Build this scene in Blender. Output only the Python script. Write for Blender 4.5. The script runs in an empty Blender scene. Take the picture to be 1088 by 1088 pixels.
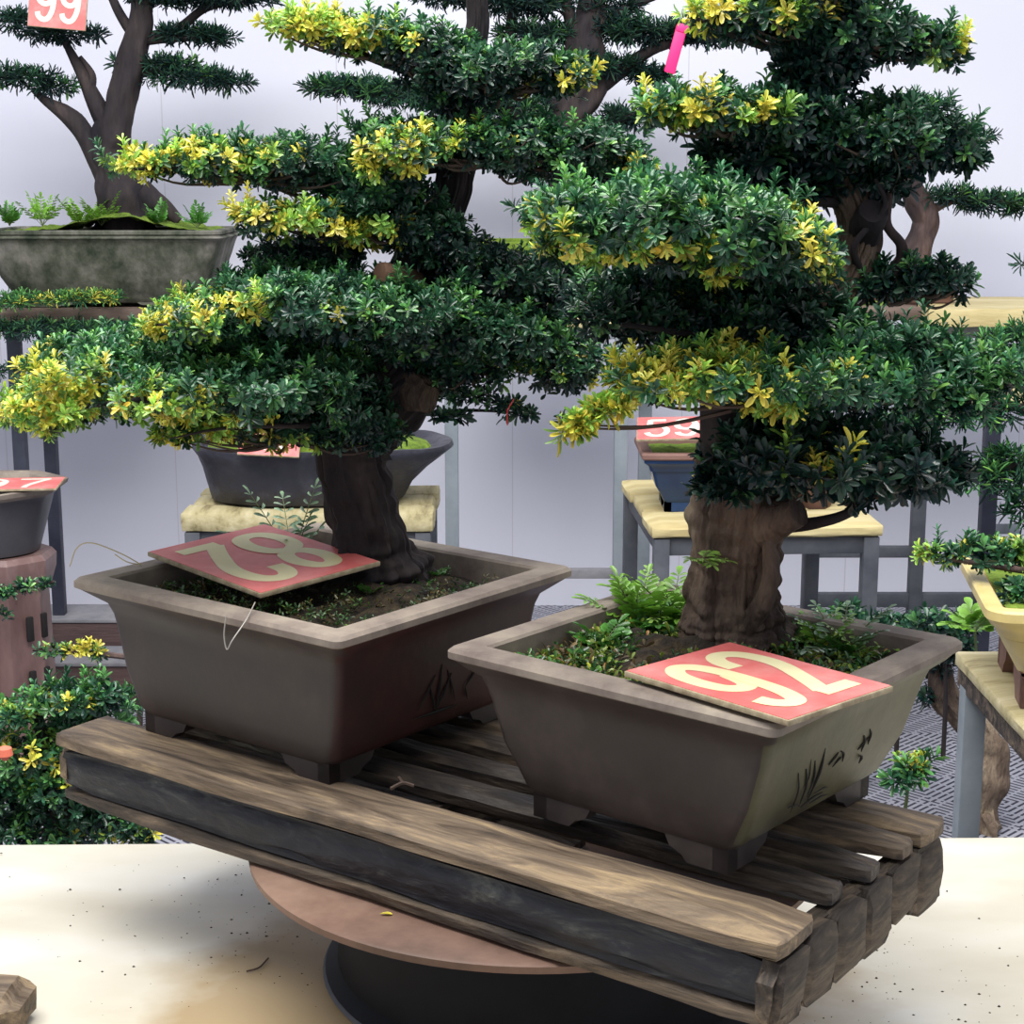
import bpy, bmesh, math, random
import numpy as np
from mathutils import Vector, Matrix, noise
random.seed(7); RNG = np.random.default_rng(11)
col = bpy.context.scene.collection
PI = math.pi
# ------------------------------------------------------------------ camera
CAMZ = 1.6; F = 1800.0; PIT = math.atan((544-180)/F)
def at(x, y, Y):
    a = (x-544)/F; b = (544-y)/F
    r = (a, math.cos(PIT)+b*math.sin(PIT), -math.sin(PIT)+b*math.cos(PIT))
    t = Y/r[1]
    return Vector((r[0]*t, Y, CAMZ+r[2]*t))
def atz(x, y, z):
    a = (x-544)/F; b = (544-y)/F
    r = (a, math.cos(PIT)+b*math.sin(PIT), -math.sin(PIT)+b*math.cos(PIT))
    t = (z-CAMZ)/r[2]
    return Vector((r[0]*t, r[1]*t, z))
def pxm(Y): return Y*1.02/F            # metres per pixel at distance Y
cam = bpy.data.cameras.new('camera'); camo = bpy.data.objects.new('camera', cam); col.objects.link(camo)
camo.location = (0, 0, CAMZ); camo.rotation_euler = (PI/2-PIT, 0, 0)
cam.sensor_width = 36; cam.lens = 36*F/1088; cam.clip_end = 60
bpy.context.scene.camera = camo
# ------------------------------------------------------------------ materials
def mat(name, base, rough=.6, spec=.5, metal=0):
    m = bpy.data.materials.new(name); m.use_nodes = True
    b = m.node_tree.nodes['Principled BSDF']
    b.inputs['Base Color'].default_value = (*base, 1); b.inputs['Roughness'].default_value = rough
    b.inputs['Metallic'].default_value = metal; b.inputs['Specular IOR Level'].default_value = spec
    return m
def N(m, t, **k):
    n = m.node_tree.nodes.new(t)
    for a, v in k.items(): setattr(n, a, v)
    return n
def noisy(name, stops, scale=8, stretch=(1, 1, 1), rough=.7, bump=.3, bscale=None, detail=8, spec=.4, metal=0, dist=.01, distort=0.0, rvar=0.0):
    """noise driven colour ramp plus bump, in object coordinates"""
    m = mat(name, stops[0][1], rough, spec, metal); nt = m.node_tree; b = nt.nodes['Principled BSDF']
    tc = N(m, 'ShaderNodeTexCoord'); mp = N(m, 'ShaderNodeMapping'); mp.inputs['Scale'].default_value = stretch
    nt.links.new(tc.outputs['Object'], mp.inputs['Vector'])
    no = N(m, 'ShaderNodeTexNoise'); no.inputs['Scale'].default_value = scale; no.inputs['Detail'].default_value = detail
    no.inputs['Distortion'].default_value = distort
    no.inputs['Roughness'].default_value = .65
    nt.links.new(mp.outputs[0], no.inputs['Vector'])
    r = N(m, 'ShaderNodeValToRGB'); cr = r.color_ramp
    cr.elements[0].position = stops[0][0]; cr.elements[0].color = (*stops[0][1], 1)
    cr.elements[1].position = stops[-1][0]; cr.elements[1].color = (*stops[-1][1], 1)
    for p, c in stops[1:-1]:
        e = cr.elements.new(p); e.color = (*c, 1)
    nt.links.new(no.outputs['Fac'], r.inputs[0]); nt.links.new(r.outputs[0], b.inputs['Base Color'])
    if bump:
        n2 = N(m, 'ShaderNodeTexNoise'); n2.inputs['Scale'].default_value = bscale or scale*3; n2.inputs['Detail'].default_value = 6
        nt.links.new(mp.outputs[0], n2.inputs['Vector'])
        bp = N(m, 'ShaderNodeBump'); bp.inputs['Strength'].default_value = bump; bp.inputs['Distance'].default_value = dist
        nt.links.new(n2.outputs['Fac'], bp.inputs['Height']); nt.links.new(bp.outputs[0], b.inputs['Normal'])
    if rvar:
        mr = N(m, 'ShaderNodeMapRange'); mr.inputs['To Min'].default_value = rough-rvar; mr.inputs['To Max'].default_value = rough+rvar
        mr.inputs['From Min'].default_value = .3; mr.inputs['From Max'].default_value = .7
        nt.links.new(no.outputs['Fac'], mr.inputs[0]); nt.links.new(mr.outputs[0], b.inputs['Roughness'])
    return m
def leafmat(name, rough=.38, trans=.25, spec=.5):
    m = mat(name, (.05, .2, .05), rough, spec); nt = m.node_tree; b = nt.nodes['Principled BSDF']
    a = N(m, 'ShaderNodeVertexColor'); a.layer_name = 'Col'
    nt.links.new(a.outputs['Color'], b.inputs['Base Color'])
    tr = N(m, 'ShaderNodeBsdfTranslucent'); nt.links.new(a.outputs['Color'], tr.inputs['Color'])
    mx = N(m, 'ShaderNodeMixShader'); mx.inputs[0].default_value = trans
    out = nt.nodes['Material Output']
    nt.links.new(b.outputs[0], mx.inputs[1]); nt.links.new(tr.outputs[0], mx.inputs[2]); nt.links.new(mx.outputs[0], out.inputs[0])
    return m
M = {}
M['leaf'] = leafmat('leaf', .3, .22, .7); M['needle'] = leafmat('needle', .55, .2, .3)
M['bark'] = noisy('bark', [(.3, (.018, .012, .014)), (.5, (.06, .038, .035)), (.72, (.17, .11, .09))], 14, (1, 1, .25), .85, .9, 30, dist=.012)
M['bark_light'] = noisy('bark_light', [(.32, (.022, .016, .014)), (.46, (.075, .05, .038)), (.58, (.17, .12, .085)), (.72, (.4, .32, .22))], 9, (1, 1, .35), .85, 1, 55, dist=.016)
M['bark_dark'] = noisy('bark_dark', [(.35, (.01, .008, .012)), (.55, (.03, .022, .022)), (.72, (.07, .05, .045))], 12, (1, 1, .3), .85, 1, 24, dist=.012)
M['cut_wood'] = noisy('cut_wood', [(.3, (.16, .085, .055)), (.7, (.3, .18, .12))], 20, (1, 1, 1), .8, .3)
M['clay'] = noisy('clay', [(.3, (.02, .014, .014)), (.5, (.038, .028, .027)), (.72, (.075, .057, .05))], 7, (1, 1, 1), .5, .12, 60, dist=.003, rvar=.08)
M['clay_red'] = noisy('clay_red', [(.3, (.02, .012, .015)), (.52, (.05, .02, .018)), (.7, (.09, .03, .025))], 7, (1, 1, 1), .5, .15, 60, dist=.003)
M['clay_rim'] = noisy('clay_rim', [(.3, (.12, .09, .08)), (.5, (.22, .18, .15)), (.72, (.33, .28, .22))], 12, (1, 1, 1), .75, .25, 70, dist=.003)
M['clay_green'] = noisy('clay_green', [(.3, (.035, .032, .02)), (.5, (.075, .068, .035)), (.75, (.14, .125, .065))], 7, (1, 1, 1), .5, .2, 60, dist=.003)
M['carve'] = mat('carve', (.012, .01, .008), .8)
M['concrete_pot'] = noisy('concrete_pot', [(.36, (.025, .035, .02)), (.48, (.085, .09, .065)), (.58, (.15, .145, .12)), (.7, (.24, .22, .19))], 11, (1, 1, .7), .9, .5, 30)
M['moss'] = noisy('moss', [(.3, (.05, .09, .01)), (.7, (.2, .3, .03))], 30, (1, 1, 1), .95, .8, 80)
M['soil'] = noisy('soil', [(.3, (.008, .007, .006)), (.5, (.028, .02, .013)), (.62, (.06, .042, .022)), (.78, (.14, .1, .06))], 40, (1, 1, 1), .95, .9, 90)
M['wood_top'] = noisy('wood_top', [(.3, (.022, .017, .013)), (.42, (.09, .064, .044)), (.55, (.185, .135, .09)), (.66, (.33, .24, .14)), (.78, (.52, .38, .2))], 5, (1, 7, 7), .65, 1, 10, dist=.008, distort=1.0, rvar=.15)
M['wood_dark'] = noisy('wood_dark', [(.38, (.006, .007, .012)), (.56, (.018, .019, .026)), (.66, (.06, .063, .06)), (.8, (.19, .19, .17))], 9, (1, 3, 3), .55, .9, 14, dist=.008, distort=1.2)
M['wood_grey'] = noisy('wood_grey', [(.32, (.014, .011, .01)), (.48, (.06, .045, .034)), (.62, (.15, .11, .075)), (.76, (.3, .23, .15))], 6, (1, 6, 6), .7, 1, 10, dist=.008, distort=1.0)
M['wood_wet'] = noisy('wood_wet', [(.32, (.008, .007, .008)), (.5, (.03, .024, .02)), (.64, (.08, .06, .045)), (.78, (.2, .15, .1))], 6, (1, 6, 6), .5, 1, 10, dist=.008, distort=1.0)
M['plank_yellow'] = noisy('plank_yellow', [(.3, (.42, .32, .14)), (.5, (.6, .5, .25)), (.7, (.72, .62, .36))], 3, (1, 6, 6), .7, .3, 20, dist=.004)
M['plank_yellow2'] = noisy('plank_yellow2', [(.32, (.2, .16, .08)), (.44, (.42, .36, .19)), (.62, (.56, .49, .3)), (.75, (.66, .6, .42))], 3, (8, 1, 8), .7, .3, 20, dist=.004)
M['plank_brown'] = noisy('plank_brown', [(.3, (.09, .06, .05)), (.7, (.26, .19, .15))], 3, (1, 6, 6), .8, .3, 20)
M['beam_red'] = noisy('beam_red', [(.3, (.06, .035, .035)), (.7, (.13, .08, .075))], 3, (1, 6, 6), .8, .3, 20)
M['beam_grey'] = noisy('beam_grey', [(.3, (.17, .17, .19)), (.7, (.3, .29, .3))], 12, (1, 1, 1), .8, .3, 20)
M['steel'] = noisy('steel', [(.3, (.17, .2, .22)), (.7, (.28, .31, .34))], 5, (1, 1, 1), .5, .1, metal=0)
M['steel_dark'] = noisy('steel_dark', [(.3, (.018, .02, .035)), (.7, (.05, .055, .08))], 5, (1, 1, 1), .5, .1)
M['steel_mid'] = noisy('steel_mid', [(.3, (.045, .05, .065)), (.7, (.11, .115, .13))], 7, (1, 1, 1), .6, .15)
M['rust'] = noisy('rust', [(.3, (.075, .04, .028)), (.5, (.155, .088, .062)), (.72, (.26, .165, .12))], 6, (1, 1, 1), .6, .2, 60, dist=.002, rvar=.1)
M['black_iron'] = noisy('black_iron', [(.35, (.002, .002, .004)), (.7, (.007, .009, .014))], 8, (1, 1, 1), .6, .15, 40, dist=.002, spec=.2)
M['red'] = noisy('red', [(.3, (.62, .12, .11)), (.5, (.74, .17, .16)), (.72, (.8, .3, .27))], 14, (1, 1, 1), .5, .1, 50, dist=.001)
M['cream'] = noisy('cream', [(.3, (.78, .68, .36)), (.7, (.86, .8, .5))], 14, (1, 1, 1), .55, 0)
M['cream_pale'] = noisy('cream_pale', [(.3, (.8, .7, .55)), (.7, (.86, .8, .68))], 14, (1, 1, 1), .55, 0)
M['board'] = noisy('board', [(.3, (.2, .15, .09)), (.7, (.5, .42, .28))], 60, (1, 1, 1), .85, .4, 90, dist=.002)
M['blue_glaze'] = noisy('blue_glaze', [(.3, (.006, .025, .09)), (.7, (.02, .06, .16))], 5, (1, 1, 1), .25, .05)
M['terracotta'] = noisy('terracotta', [(.3, (.12, .06, .05)), (.7, (.27, .15, .12))], 6, (1, 1, 1), .7, .2)
M['pillar_glaze'] = noisy('pillar_glaze', [(.3, (.1, .055, .05)), (.5, (.2, .12, .11)), (.72, (.36, .27, .25))], 4, (1.5, 1.5, .5), .35, .15, 20, rvar=.1)
M['pillar_red'] = mat('pillar_red', (.24, .045, .03), .5)
M['slate'] = noisy('slate', [(.3, (.012, .013, .022)), (.55, (.035, .035, .048)), (.75, (.1, .1, .12))], 6, (1, 1, 1), .5, .6, 14, dist=.02)
M['graphite'] = noisy('graphite', [(.3, (.04, .04, .048)), (.7, (.085, .083, .09))], 5, (1, 1, 1), .4, .08)
M['yellow_pot'] = noisy('yellow_pot', [(.3, (.55, .42, .15)), (.7, (.75, .62, .28))], 5, (1, 1, 1), .35, .1)
M['pink'] = mat('pink', (.85, .03, .22), .5)
M['stem'] = mat('stem', (.12, .16, .05), .7); M['twig'] = mat('twig', (.09, .06, .045), .8)
M['straw'] = mat('straw', (.5, .42, .25), .7); M['wire'] = mat('wire', (.35, .33, .3), .4)
M['red_string'] = mat('red_string', (.6, .03, .03), .6)
M['dark_hole'] = mat('dark_hole', (.008, .006, .006), .9)
M['blossom'] = mat('blossom', (.85, .2, .12), .6)
M['gold'] = mat('gold', (.4, .27, .07), .5)
M['wallm'] = None
# ------------------------------------------------------------------ object helpers
def tag(o, label=None, cat=None, group=None, kind=None):
    if label: o['label'] = label
    if cat: o['category'] = cat
    if group: o['group'] = group
    if kind: o['kind'] = kind
    return o
def empty(name, loc, label, cat, group=None, kind=None, rz=0):
    o = bpy.data.objects.new(name, None); col.objects.link(o); o.location = loc; o.rotation_euler = (0, 0, rz)
    o.empty_display_size = .02
    return tag(o, label, cat, group, kind)
def link(name, me, m, parent=None):
    o = bpy.data.objects.new(name, me); col.objects.link(o)
    if m is not None and not me.materials: me.materials.append(m)
    if parent is not None:
        o.parent = parent
        mw = Matrix.LocRotScale(parent.location, parent.rotation_euler, None) if parent.parent is None else WM[parent.name]
        o.matrix_parent_inverse = mw.inverted()
        WM[o.name] = Matrix.Identity(4)
    else:
        WM[o.name] = Matrix.Identity(4)
    return o
WM = {}
def mesh(name, v, f, m, parent=None, smooth=False, angle=None):
    me = bpy.data.meshes.new(name); me.from_pydata([tuple(p) for p in v], [], f)
    if smooth:
        me.polygons.foreach_set('use_smooth', [True]*len(me.polygons))
        if angle: me.set_sharp_from_angle(angle=angle)
    me.update()
    return link(name, me, m, parent)
def from_bm(name, bm, m, parent=None, smooth=True, angle=.6):
    bmesh.ops.recalc_face_normals(bm, faces=bm.faces)
    me = bpy.data.meshes.new(name); bm.to_mesh(me); bm.free()
    if smooth:
        me.polygons.foreach_set('use_smooth', [True]*len(me.polygons))
        me.set_sharp_from_angle(angle=angle)
    return link(name, me, m, parent)
def box_bm(bm, size, mtx, bevel=0.003, seg=2):
    r = bmesh.ops.create_cube(bm, size=1)
    bmesh.ops.scale(bm, vec=size, verts=r['verts'])
    if bevel:
        es = list({e for v in r['verts'] for e in v.link_edges})
        q = bmesh.ops.bevel(bm, geom=es, offset=bevel, segments=seg, affect='EDGES', profile=.5)
        vs = list({v for f in q['faces'] for v in f.verts} | {v for v in r['verts'] if v.is_valid})
    else: vs = r['verts']
    bmesh.ops.transform(bm, matrix=mtx, verts=vs)
    return vs
def box(name, size, loc, m, parent=None, rz=0, bevel=.003, rot=None):
    bm = bmesh.new()
    mt = Matrix.Translation(loc) @ (rot.to_4x4() if rot else Matrix.Rotation(rz, 4, 'Z'))
    box_bm(bm, size, mt, bevel)
    return from_bm(name, bm, m, parent)
def plank(name, size, loc, m, parent=None, rz=0, rough=.003, seed=0, bevel=.004, cuts=18, rot=None, endround=0):
    """a weathered board: own local frame so the grain texture runs along its length (x)"""
    bm = bmesh.new(); L, W, T = size
    nx, ny, nz = cuts, 5, 4
    grid = {}
    def P(i, j, k):
        x = -L/2+L*i/nx; y = -W/2+W*j/ny; z = -T/2+T*k/nz
        return (x, y, z)
    def V(i, j, k):
        q = (i, j, k)
        if q not in grid: grid[q] = bm.verts.new(P(i, j, k))
        return grid[q]
    for i in range(nx):
        for j in range(ny):
            for k in (0, nz): bm.faces.new([V(i, j, k), V(i+1, j, k), V(i+1, j+1, k), V(i, j+1, k)])
        for k in range(nz):
            for j in (0, ny): bm.faces.new([V(i, j, k), V(i+1, j, k), V(i+1, j, k+1), V(i, j, k+1)])
    for j in range(ny):
        for k in range(nz):
            for i in (0, nx): bm.faces.new([V(i, j, k), V(i, j+1, k), V(i, j+1, k+1), V(i, j, k+1)])
    for (i, j, k), v in grid.items():
        e = (j in (0, ny))+(k in (0, nz))+(i in (0, nx))
        c = v.co
        sgn = Vector((1 if i == nx else -1 if i == 0 else 0, 1 if j == ny else -1 if j == 0 else 0, 1 if k == nz else -1 if k == 0 else 0))
        if e >= 2: c -= sgn*bevel
        if endround and i in (0, nx):
            c.x -= sgn.x*endround*abs(2*j/ny-1)**2
        n = noise.noise_vector(Vector((c.x*9+seed*3.1, c.y*30+seed, c.z*30)))
        c += Vector((n.x*rough*.6, n.y*rough, n.z*rough*.6))
        if e >= 2:
            q = noise.noise(Vector((c.x*22+seed*7, c.y*10, c.z*10+seed)))
            c -= sgn*max(0, q)*rough*1.8
    bmesh.ops.recalc_face_normals(bm, faces=bm.faces)
    me = bpy.data.meshes.new(name); bm.to_mesh(me); bm.free()
    me.polygons.foreach_set('use_smooth', [True]*len(me.polygons)); me.set_sharp_from_angle(angle=.7)
    me.materials.append(m)
    o = bpy.data.objects.new(name, me); col.objects.link(o)
    mw = Matrix.Translation(loc) @ (rot.to_4x4() if rot else Matrix.Rotation(rz, 4, 'Z'))
    if parent is not None:
        o.parent = parent; pm = Matrix.LocRotScale(parent.location, parent.rotation_euler, None)
        o.matrix_parent_inverse = pm.inverted()
    o.matrix_basis = mw; WM[o.name] = mw
    return o
def spline(pts, n):
    """catmull-rom through rows of numbers"""
    P = [np.array(p, float) for p in pts]; P = [2*P[0]-P[1]]+P+[2*P[-1]-P[-2]]
    out = []
    for i in range(1, len(P)-2):
        for k in range(n):
            t = k/n; a, b, c, d = P[i-1], P[i], P[i+1], P[i+2]
            out.append(.5*((2*b)+(-a+c)*t+(2*a-5*b+4*c-d)*t*t+(-a+3*b-3*c+d)*t**3))
    out.append(P[-2]); return out
def tube_geo(pts, seg=8, rough=0, fscale=20, ridges=0, n=6, ell=1.0, seed=0):
    R = spline(pts, n); v = []; f = []
    up = Vector((.3, 1, .1)).normalized(); prev = None
    for i, r in enumerate(R):
        p = Vector(r[:3]); rad = max(r[3], .0002)
        q = Vector(R[min(i+1, len(R)-1)][:3])-Vector(R[max(i-1, 0)][:3])
        d = q.normalized() if q.length > 1e-9 else Vector((0, 0, 1))
        a = (prev - d*prev.dot(d)) if prev is not None else (up-d*up.dot(d))
        a.normalize(); prev = a; b = d.cross(a)
        for k in range(seg):
            th = 2*PI*k/seg
            o = a*math.cos(th)+b*math.sin(th)*ell
            rr = rad
            if rough:
                s = noise.noise(Vector((math.cos(th)*1.6+seed, math.sin(th)*1.6, i*.12+seed)))
                s2 = noise.noise(Vector((p.x*fscale+o.x*3+seed, p.y*fscale+o.y*3, p.z*fscale*.4)))
                rr = rad*(1+rough*(s*1.1+s2*.7))
                if ridges: rr *= 1+ridges*(abs(noise.noise(Vector((math.cos(th)*5+seed, math.sin(th)*5, p.z*7))))-.2)
            v.append(p+o*rr)
    m = len(R)
    for i in range(m-1):
        for k in range(seg):
            k2 = (k+1) % seg
            f.append((i*seg+k, i*seg+k2, (i+1)*seg+k2, (i+1)*seg+k))
    f.append(tuple(range(seg-1, -1, -1))); f.append(tuple((m-1)*seg+k for k in range(seg)))
    return v, f
def tube(name, pts, m, parent=None, **k):
    v, f = tube_geo(pts, **k); return mesh(name, v, f, m, parent, True, 1.0)
def tubes(name, lst, m, parent=None, **k):
    V = []; Fc = []
    for p in lst:
        v, f = tube_geo(p, **k); o = len(V); V += v; Fc += [tuple(i+o for i in q) for q in f]
    return mesh(name, V, Fc, m, parent, True, 1.0)
# ------------------------------------------------------------------ leaves
LT = np.array([[0, 0, 0], [.3, -.3, .05], [.3, .3, .05], [.66, -.5, .03], [.66, .5, .03], [.92, -.36, -.06], [.92, .36, -.06], [1, 0, -.13], [.55, 0, -.05]])
LF = [(0, 1, 8), (0, 8, 2), (1, 3, 8), (2, 8, 4), (3, 5, 8), (4, 8, 6), (5, 7, 8), (6, 8, 7)]
LF = np.array(LF)
class Leaves:
    def __init__(s): s.a = []
    def add(s, P, D, Nn, L, W, C):
        P = np.atleast_2d(P); n = len(P)
        s.a.append((P, np.atleast_2d(D), np.atleast_2d(Nn), np.broadcast_to(L, n), np.broadcast_to(W, n), np.broadcast_to(C, (n, 3))))
    def rosettes(s, P, D, k, L, W, C, spread=(25, 85), droop=0):
        P = np.asarray(P); D = np.asarray(D); n = len(P)
        if not n: return
        D = D/np.linalg.norm(D, axis=1)[:, None]
        h = np.where(np.abs(D[:, 2:3]) < .9, [[0, 0, 1.]], [[1., 0, 0]])
        A = np.cross(D, h); A /= np.linalg.norm(A, axis=1)[:, None]; B = np.cross(D, A)
        j = np.arange(k); n_ = n
        ph = (j*2.399)[None, :]+RNG.uniform(0, 6.28, (n, 1))+RNG.normal(0, .25, (n, k))
        th = np.radians(spread[0]+(spread[1]-spread[0])*(j/(k-1))[None, :]+RNG.normal(0, 9, (n, k)))
        rad = np.cos(ph)[..., None]*A[:, None]+np.sin(ph)[..., None]*B[:, None]
        d = np.cos(th)[..., None]*D[:, None]+np.sin(th)[..., None]*rad
        nn = np.sin(th)[..., None]*D[:, None]-np.cos(th)[..., None]*rad
        LL = np.broadcast_to(L, n)[:, None]*RNG.uniform(.7, 1.15, (n, k))*(.7+.3*(j/(k-1)))[None, :]
        WW = LL*np.broadcast_to(W, n)[:, None]*RNG.uniform(.85, 1.15, (n, k))
        C = np.broadcast_to(C, (n, 3))
        cc = C[:, None]*RNG.uniform(.6, 1.4, (n, k, 1))
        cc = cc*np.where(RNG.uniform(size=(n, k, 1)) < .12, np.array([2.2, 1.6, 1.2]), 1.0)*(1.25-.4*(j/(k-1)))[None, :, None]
        cc = np.clip(cc, 0, .9)
        base = P[:, None]-D[:, None]*(LL[..., None]*.5*(j/(k-1))[None, :, None])
        s.add(base.reshape(-1, 3), d.reshape(-1, 3), nn.reshape(-1, 3), LL.ravel(), WW.ravel(), cc.reshape(-1, 3))
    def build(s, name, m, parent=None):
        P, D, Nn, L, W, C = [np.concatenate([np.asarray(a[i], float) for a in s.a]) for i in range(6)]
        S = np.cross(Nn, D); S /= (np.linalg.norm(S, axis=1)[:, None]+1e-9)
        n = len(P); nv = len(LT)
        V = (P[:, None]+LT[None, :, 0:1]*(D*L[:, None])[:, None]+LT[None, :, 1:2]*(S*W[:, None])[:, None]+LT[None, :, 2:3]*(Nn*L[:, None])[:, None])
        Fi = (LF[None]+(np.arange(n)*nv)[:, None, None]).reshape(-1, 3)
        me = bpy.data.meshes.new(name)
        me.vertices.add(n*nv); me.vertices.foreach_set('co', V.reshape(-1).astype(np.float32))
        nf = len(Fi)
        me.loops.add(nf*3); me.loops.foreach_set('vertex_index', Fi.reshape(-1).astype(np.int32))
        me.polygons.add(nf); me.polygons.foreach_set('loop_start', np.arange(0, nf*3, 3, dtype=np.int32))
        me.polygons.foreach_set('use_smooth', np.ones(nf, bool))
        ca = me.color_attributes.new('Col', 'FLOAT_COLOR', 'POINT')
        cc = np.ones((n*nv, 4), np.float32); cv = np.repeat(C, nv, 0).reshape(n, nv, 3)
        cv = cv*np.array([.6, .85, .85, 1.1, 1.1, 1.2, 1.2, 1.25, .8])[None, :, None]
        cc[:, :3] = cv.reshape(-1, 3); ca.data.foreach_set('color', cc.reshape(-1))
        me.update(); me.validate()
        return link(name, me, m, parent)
DK = np.array((.009, .03, .03)); MD = np.array((.03, .115, .052)); BR = np.array((.13, .36, .08)); LM = np.array((.34, .52, .07))
YE = np.array((.88, .74, .09)); OR = np.array((.82, .5, .17))
VS = 1.1
def blob_points(blobs, Y0, spacing, squash=1.0):
    P = []; D = []; H = []
    for b in blobs:
        cx, cy, rx, ry = b[:4]; ry *= VS; dY = b[4] if len(b) > 4 else 0; dr = b[5] if len(b) > 5 else None
        Y = Y0+dY; s = pxm(Y); c = np.array(at(cx, cy, Y)); a = rx*s; h = ry*s
        d = dr if dr else max(min(a*.75, .16), h)
        area = 4*PI*(((a*h)**1.6+(a*d)**1.6+(h*d)**1.6)/3)**(1/1.6)
        n = max(6, int(area/spacing**2))
        u = RNG.normal(size=(n, 3)); u /= np.linalg.norm(u, axis=1)[:, None]
        # keep fewer on the underside
        keep = RNG.uniform(size=n) < np.where(u[:, 2] < -.35, .55, 1.0); u = u[keep]; n = len(u)
        lump = np.array([noise.noise(Vector((q[0]*2.3+cx*.1, q[1]*2.3, q[2]*2+cy*.1))) for q in u])
        r = RNG.uniform(.74, 1.0, n)*(1+.42*lump); r = np.where(RNG.uniform(size=n) < .1, r*RNG.uniform(1.05, 1.22, n), r)
        p = c+u*np.array([a, d, h])*r[:, None]
        nn = u/np.array([a, d, h]); nn /= np.linalg.norm(nn, axis=1)[:, None]
        nn = nn*np.array([1, 1, .8]); nn[:, 2] += .35; nn += RNG.normal(0, .28, (n, 3))
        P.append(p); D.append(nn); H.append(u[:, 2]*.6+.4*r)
        # inner fill so that the pad is not a hollow shell
        m_ = n//4
        w = RNG.normal(size=(m_, 3)); w /= np.linalg.norm(w, axis=1)[:, None]
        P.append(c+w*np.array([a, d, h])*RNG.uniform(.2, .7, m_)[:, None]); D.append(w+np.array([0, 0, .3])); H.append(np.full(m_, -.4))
    return np.concatenate(P), np.concatenate(D), np.concatenate(H)
def toimg(P):
    X, Y, Z = P[:, 0], P[:, 1], P[:, 2]-CAMZ
    d = Y*math.cos(PIT)-Z*math.sin(PIT); u = Y*math.sin(PIT)+Z*math.cos(PIT)
    return 544+F*X/d, 544-F*u/d
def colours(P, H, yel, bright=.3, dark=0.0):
    """young growth is yellow where the photo shows it, the rest darken low and inside each pad; colour lives in the leaf"""
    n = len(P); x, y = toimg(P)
    t = np.clip((H+.1)*.9+RNG.normal(0, .3, n)+bright-.28, 0, 1.2)[:, None]  # darker towards the underside and core of a blob
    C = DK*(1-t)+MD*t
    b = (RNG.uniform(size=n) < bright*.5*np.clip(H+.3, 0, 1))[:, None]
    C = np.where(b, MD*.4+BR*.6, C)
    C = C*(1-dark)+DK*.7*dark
    tip = np.zeros(n)
    for (cx, cy, rx, ry, pw) in yel:
        q = ((x-cx)/rx)**2+((y-cy)/ry)**2
        tip = np.maximum(tip, pw*np.exp(-q*1.1))
    pr = RNG.uniform(size=n)
    isy = pr < tip*.75; isl = (pr < tip*1.6) & ~isy
    C[isl] = BR*.45+LM*RNG.uniform(.2, .85, (isl.sum(), 1))
    k = RNG.uniform(size=(isy.sum(), 1)); C[isy] = YE*(1-.55*k)+(OR*.4+LM*.35)*.55*k*1.4
    return C, isy
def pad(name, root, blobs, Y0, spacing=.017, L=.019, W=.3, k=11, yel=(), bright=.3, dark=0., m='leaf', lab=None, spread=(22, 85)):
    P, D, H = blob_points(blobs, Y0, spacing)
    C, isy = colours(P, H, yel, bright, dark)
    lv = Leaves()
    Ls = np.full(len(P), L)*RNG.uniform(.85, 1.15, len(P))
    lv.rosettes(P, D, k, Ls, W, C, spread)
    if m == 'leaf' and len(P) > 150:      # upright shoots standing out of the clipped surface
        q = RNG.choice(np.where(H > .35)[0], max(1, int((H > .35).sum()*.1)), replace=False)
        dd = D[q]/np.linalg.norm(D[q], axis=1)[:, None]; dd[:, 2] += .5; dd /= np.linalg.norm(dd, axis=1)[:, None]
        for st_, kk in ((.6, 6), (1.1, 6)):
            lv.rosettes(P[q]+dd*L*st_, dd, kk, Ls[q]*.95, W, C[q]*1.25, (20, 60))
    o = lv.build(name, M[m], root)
    if lab: o['label'] = lab
    return P, o
def twigs(root, start, P, n, r0=.004, mt='twig', name='twigs'):
    lst = []
    if n > len(P): n = len(P)
    for q in RNG.choice(len(P), n, replace=False):
        e = Vector(P[q]); s = Vector(start); md = s.lerp(e, .55)+Vector((random.uniform(-.01, .01), random.uniform(-.01, .01), -.012))
        lst.append([(*s, r0), (*md, r0*.6), (*e, r0*.25)])
    return tubes(name, lst, M[mt], root, seg=5, n=4)
# ------------------------------------------------------------------ setting
wallY = 6.15
mw = mat('wall_panel', (.6, .59, .66), .55, .3); nt = mw.node_tree; b = nt.nodes['Principled BSDF']
tc = N(mw, 'ShaderNodeTexCoord'); sp = N(mw, 'ShaderNodeSeparateXYZ'); nt.links.new(tc.outputs['Object'], sp.inputs[0])
no = N(mw, 'ShaderNodeTexNoise'); no.inputs['Scale'].default_value = .7; nt.links.new(tc.outputs['Object'], no.inputs['Vector'])
rp = N(mw, 'ShaderNodeValToRGB'); rp.color_ramp.elements[0].position = .35; rp.color_ramp.elements[0].color = (.67, .67, .76, 1)
rp.color_ramp.elements[1].position = .65; rp.color_ramp.elements[1].color = (.75, .75, .83, 1); nt.links.new(no.outputs['Fac'], rp.inputs[0])
dv = N(mw, 'ShaderNodeMath', operation='MULTIPLY'); dv.inputs[1].default_value = 1/.62; nt.links.new(sp.outputs['X'], dv.inputs[0])
fr = N(mw, 'ShaderNodeMath', operation='FRACT'); nt.links.new(dv.outputs[0], fr.inputs[0])
lt = N(mw, 'ShaderNodeMath', operation='LESS_THAN'); lt.inputs[1].default_value = .006; nt.links.new(fr.outputs[0], lt.inputs[0])
mx = N(mw, 'ShaderNodeMix', data_type='RGBA'); nt.links.new(lt.outputs[0], mx.inputs['Factor']); nt.links.new(rp.outputs[0], mx.inputs['A'])
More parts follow.
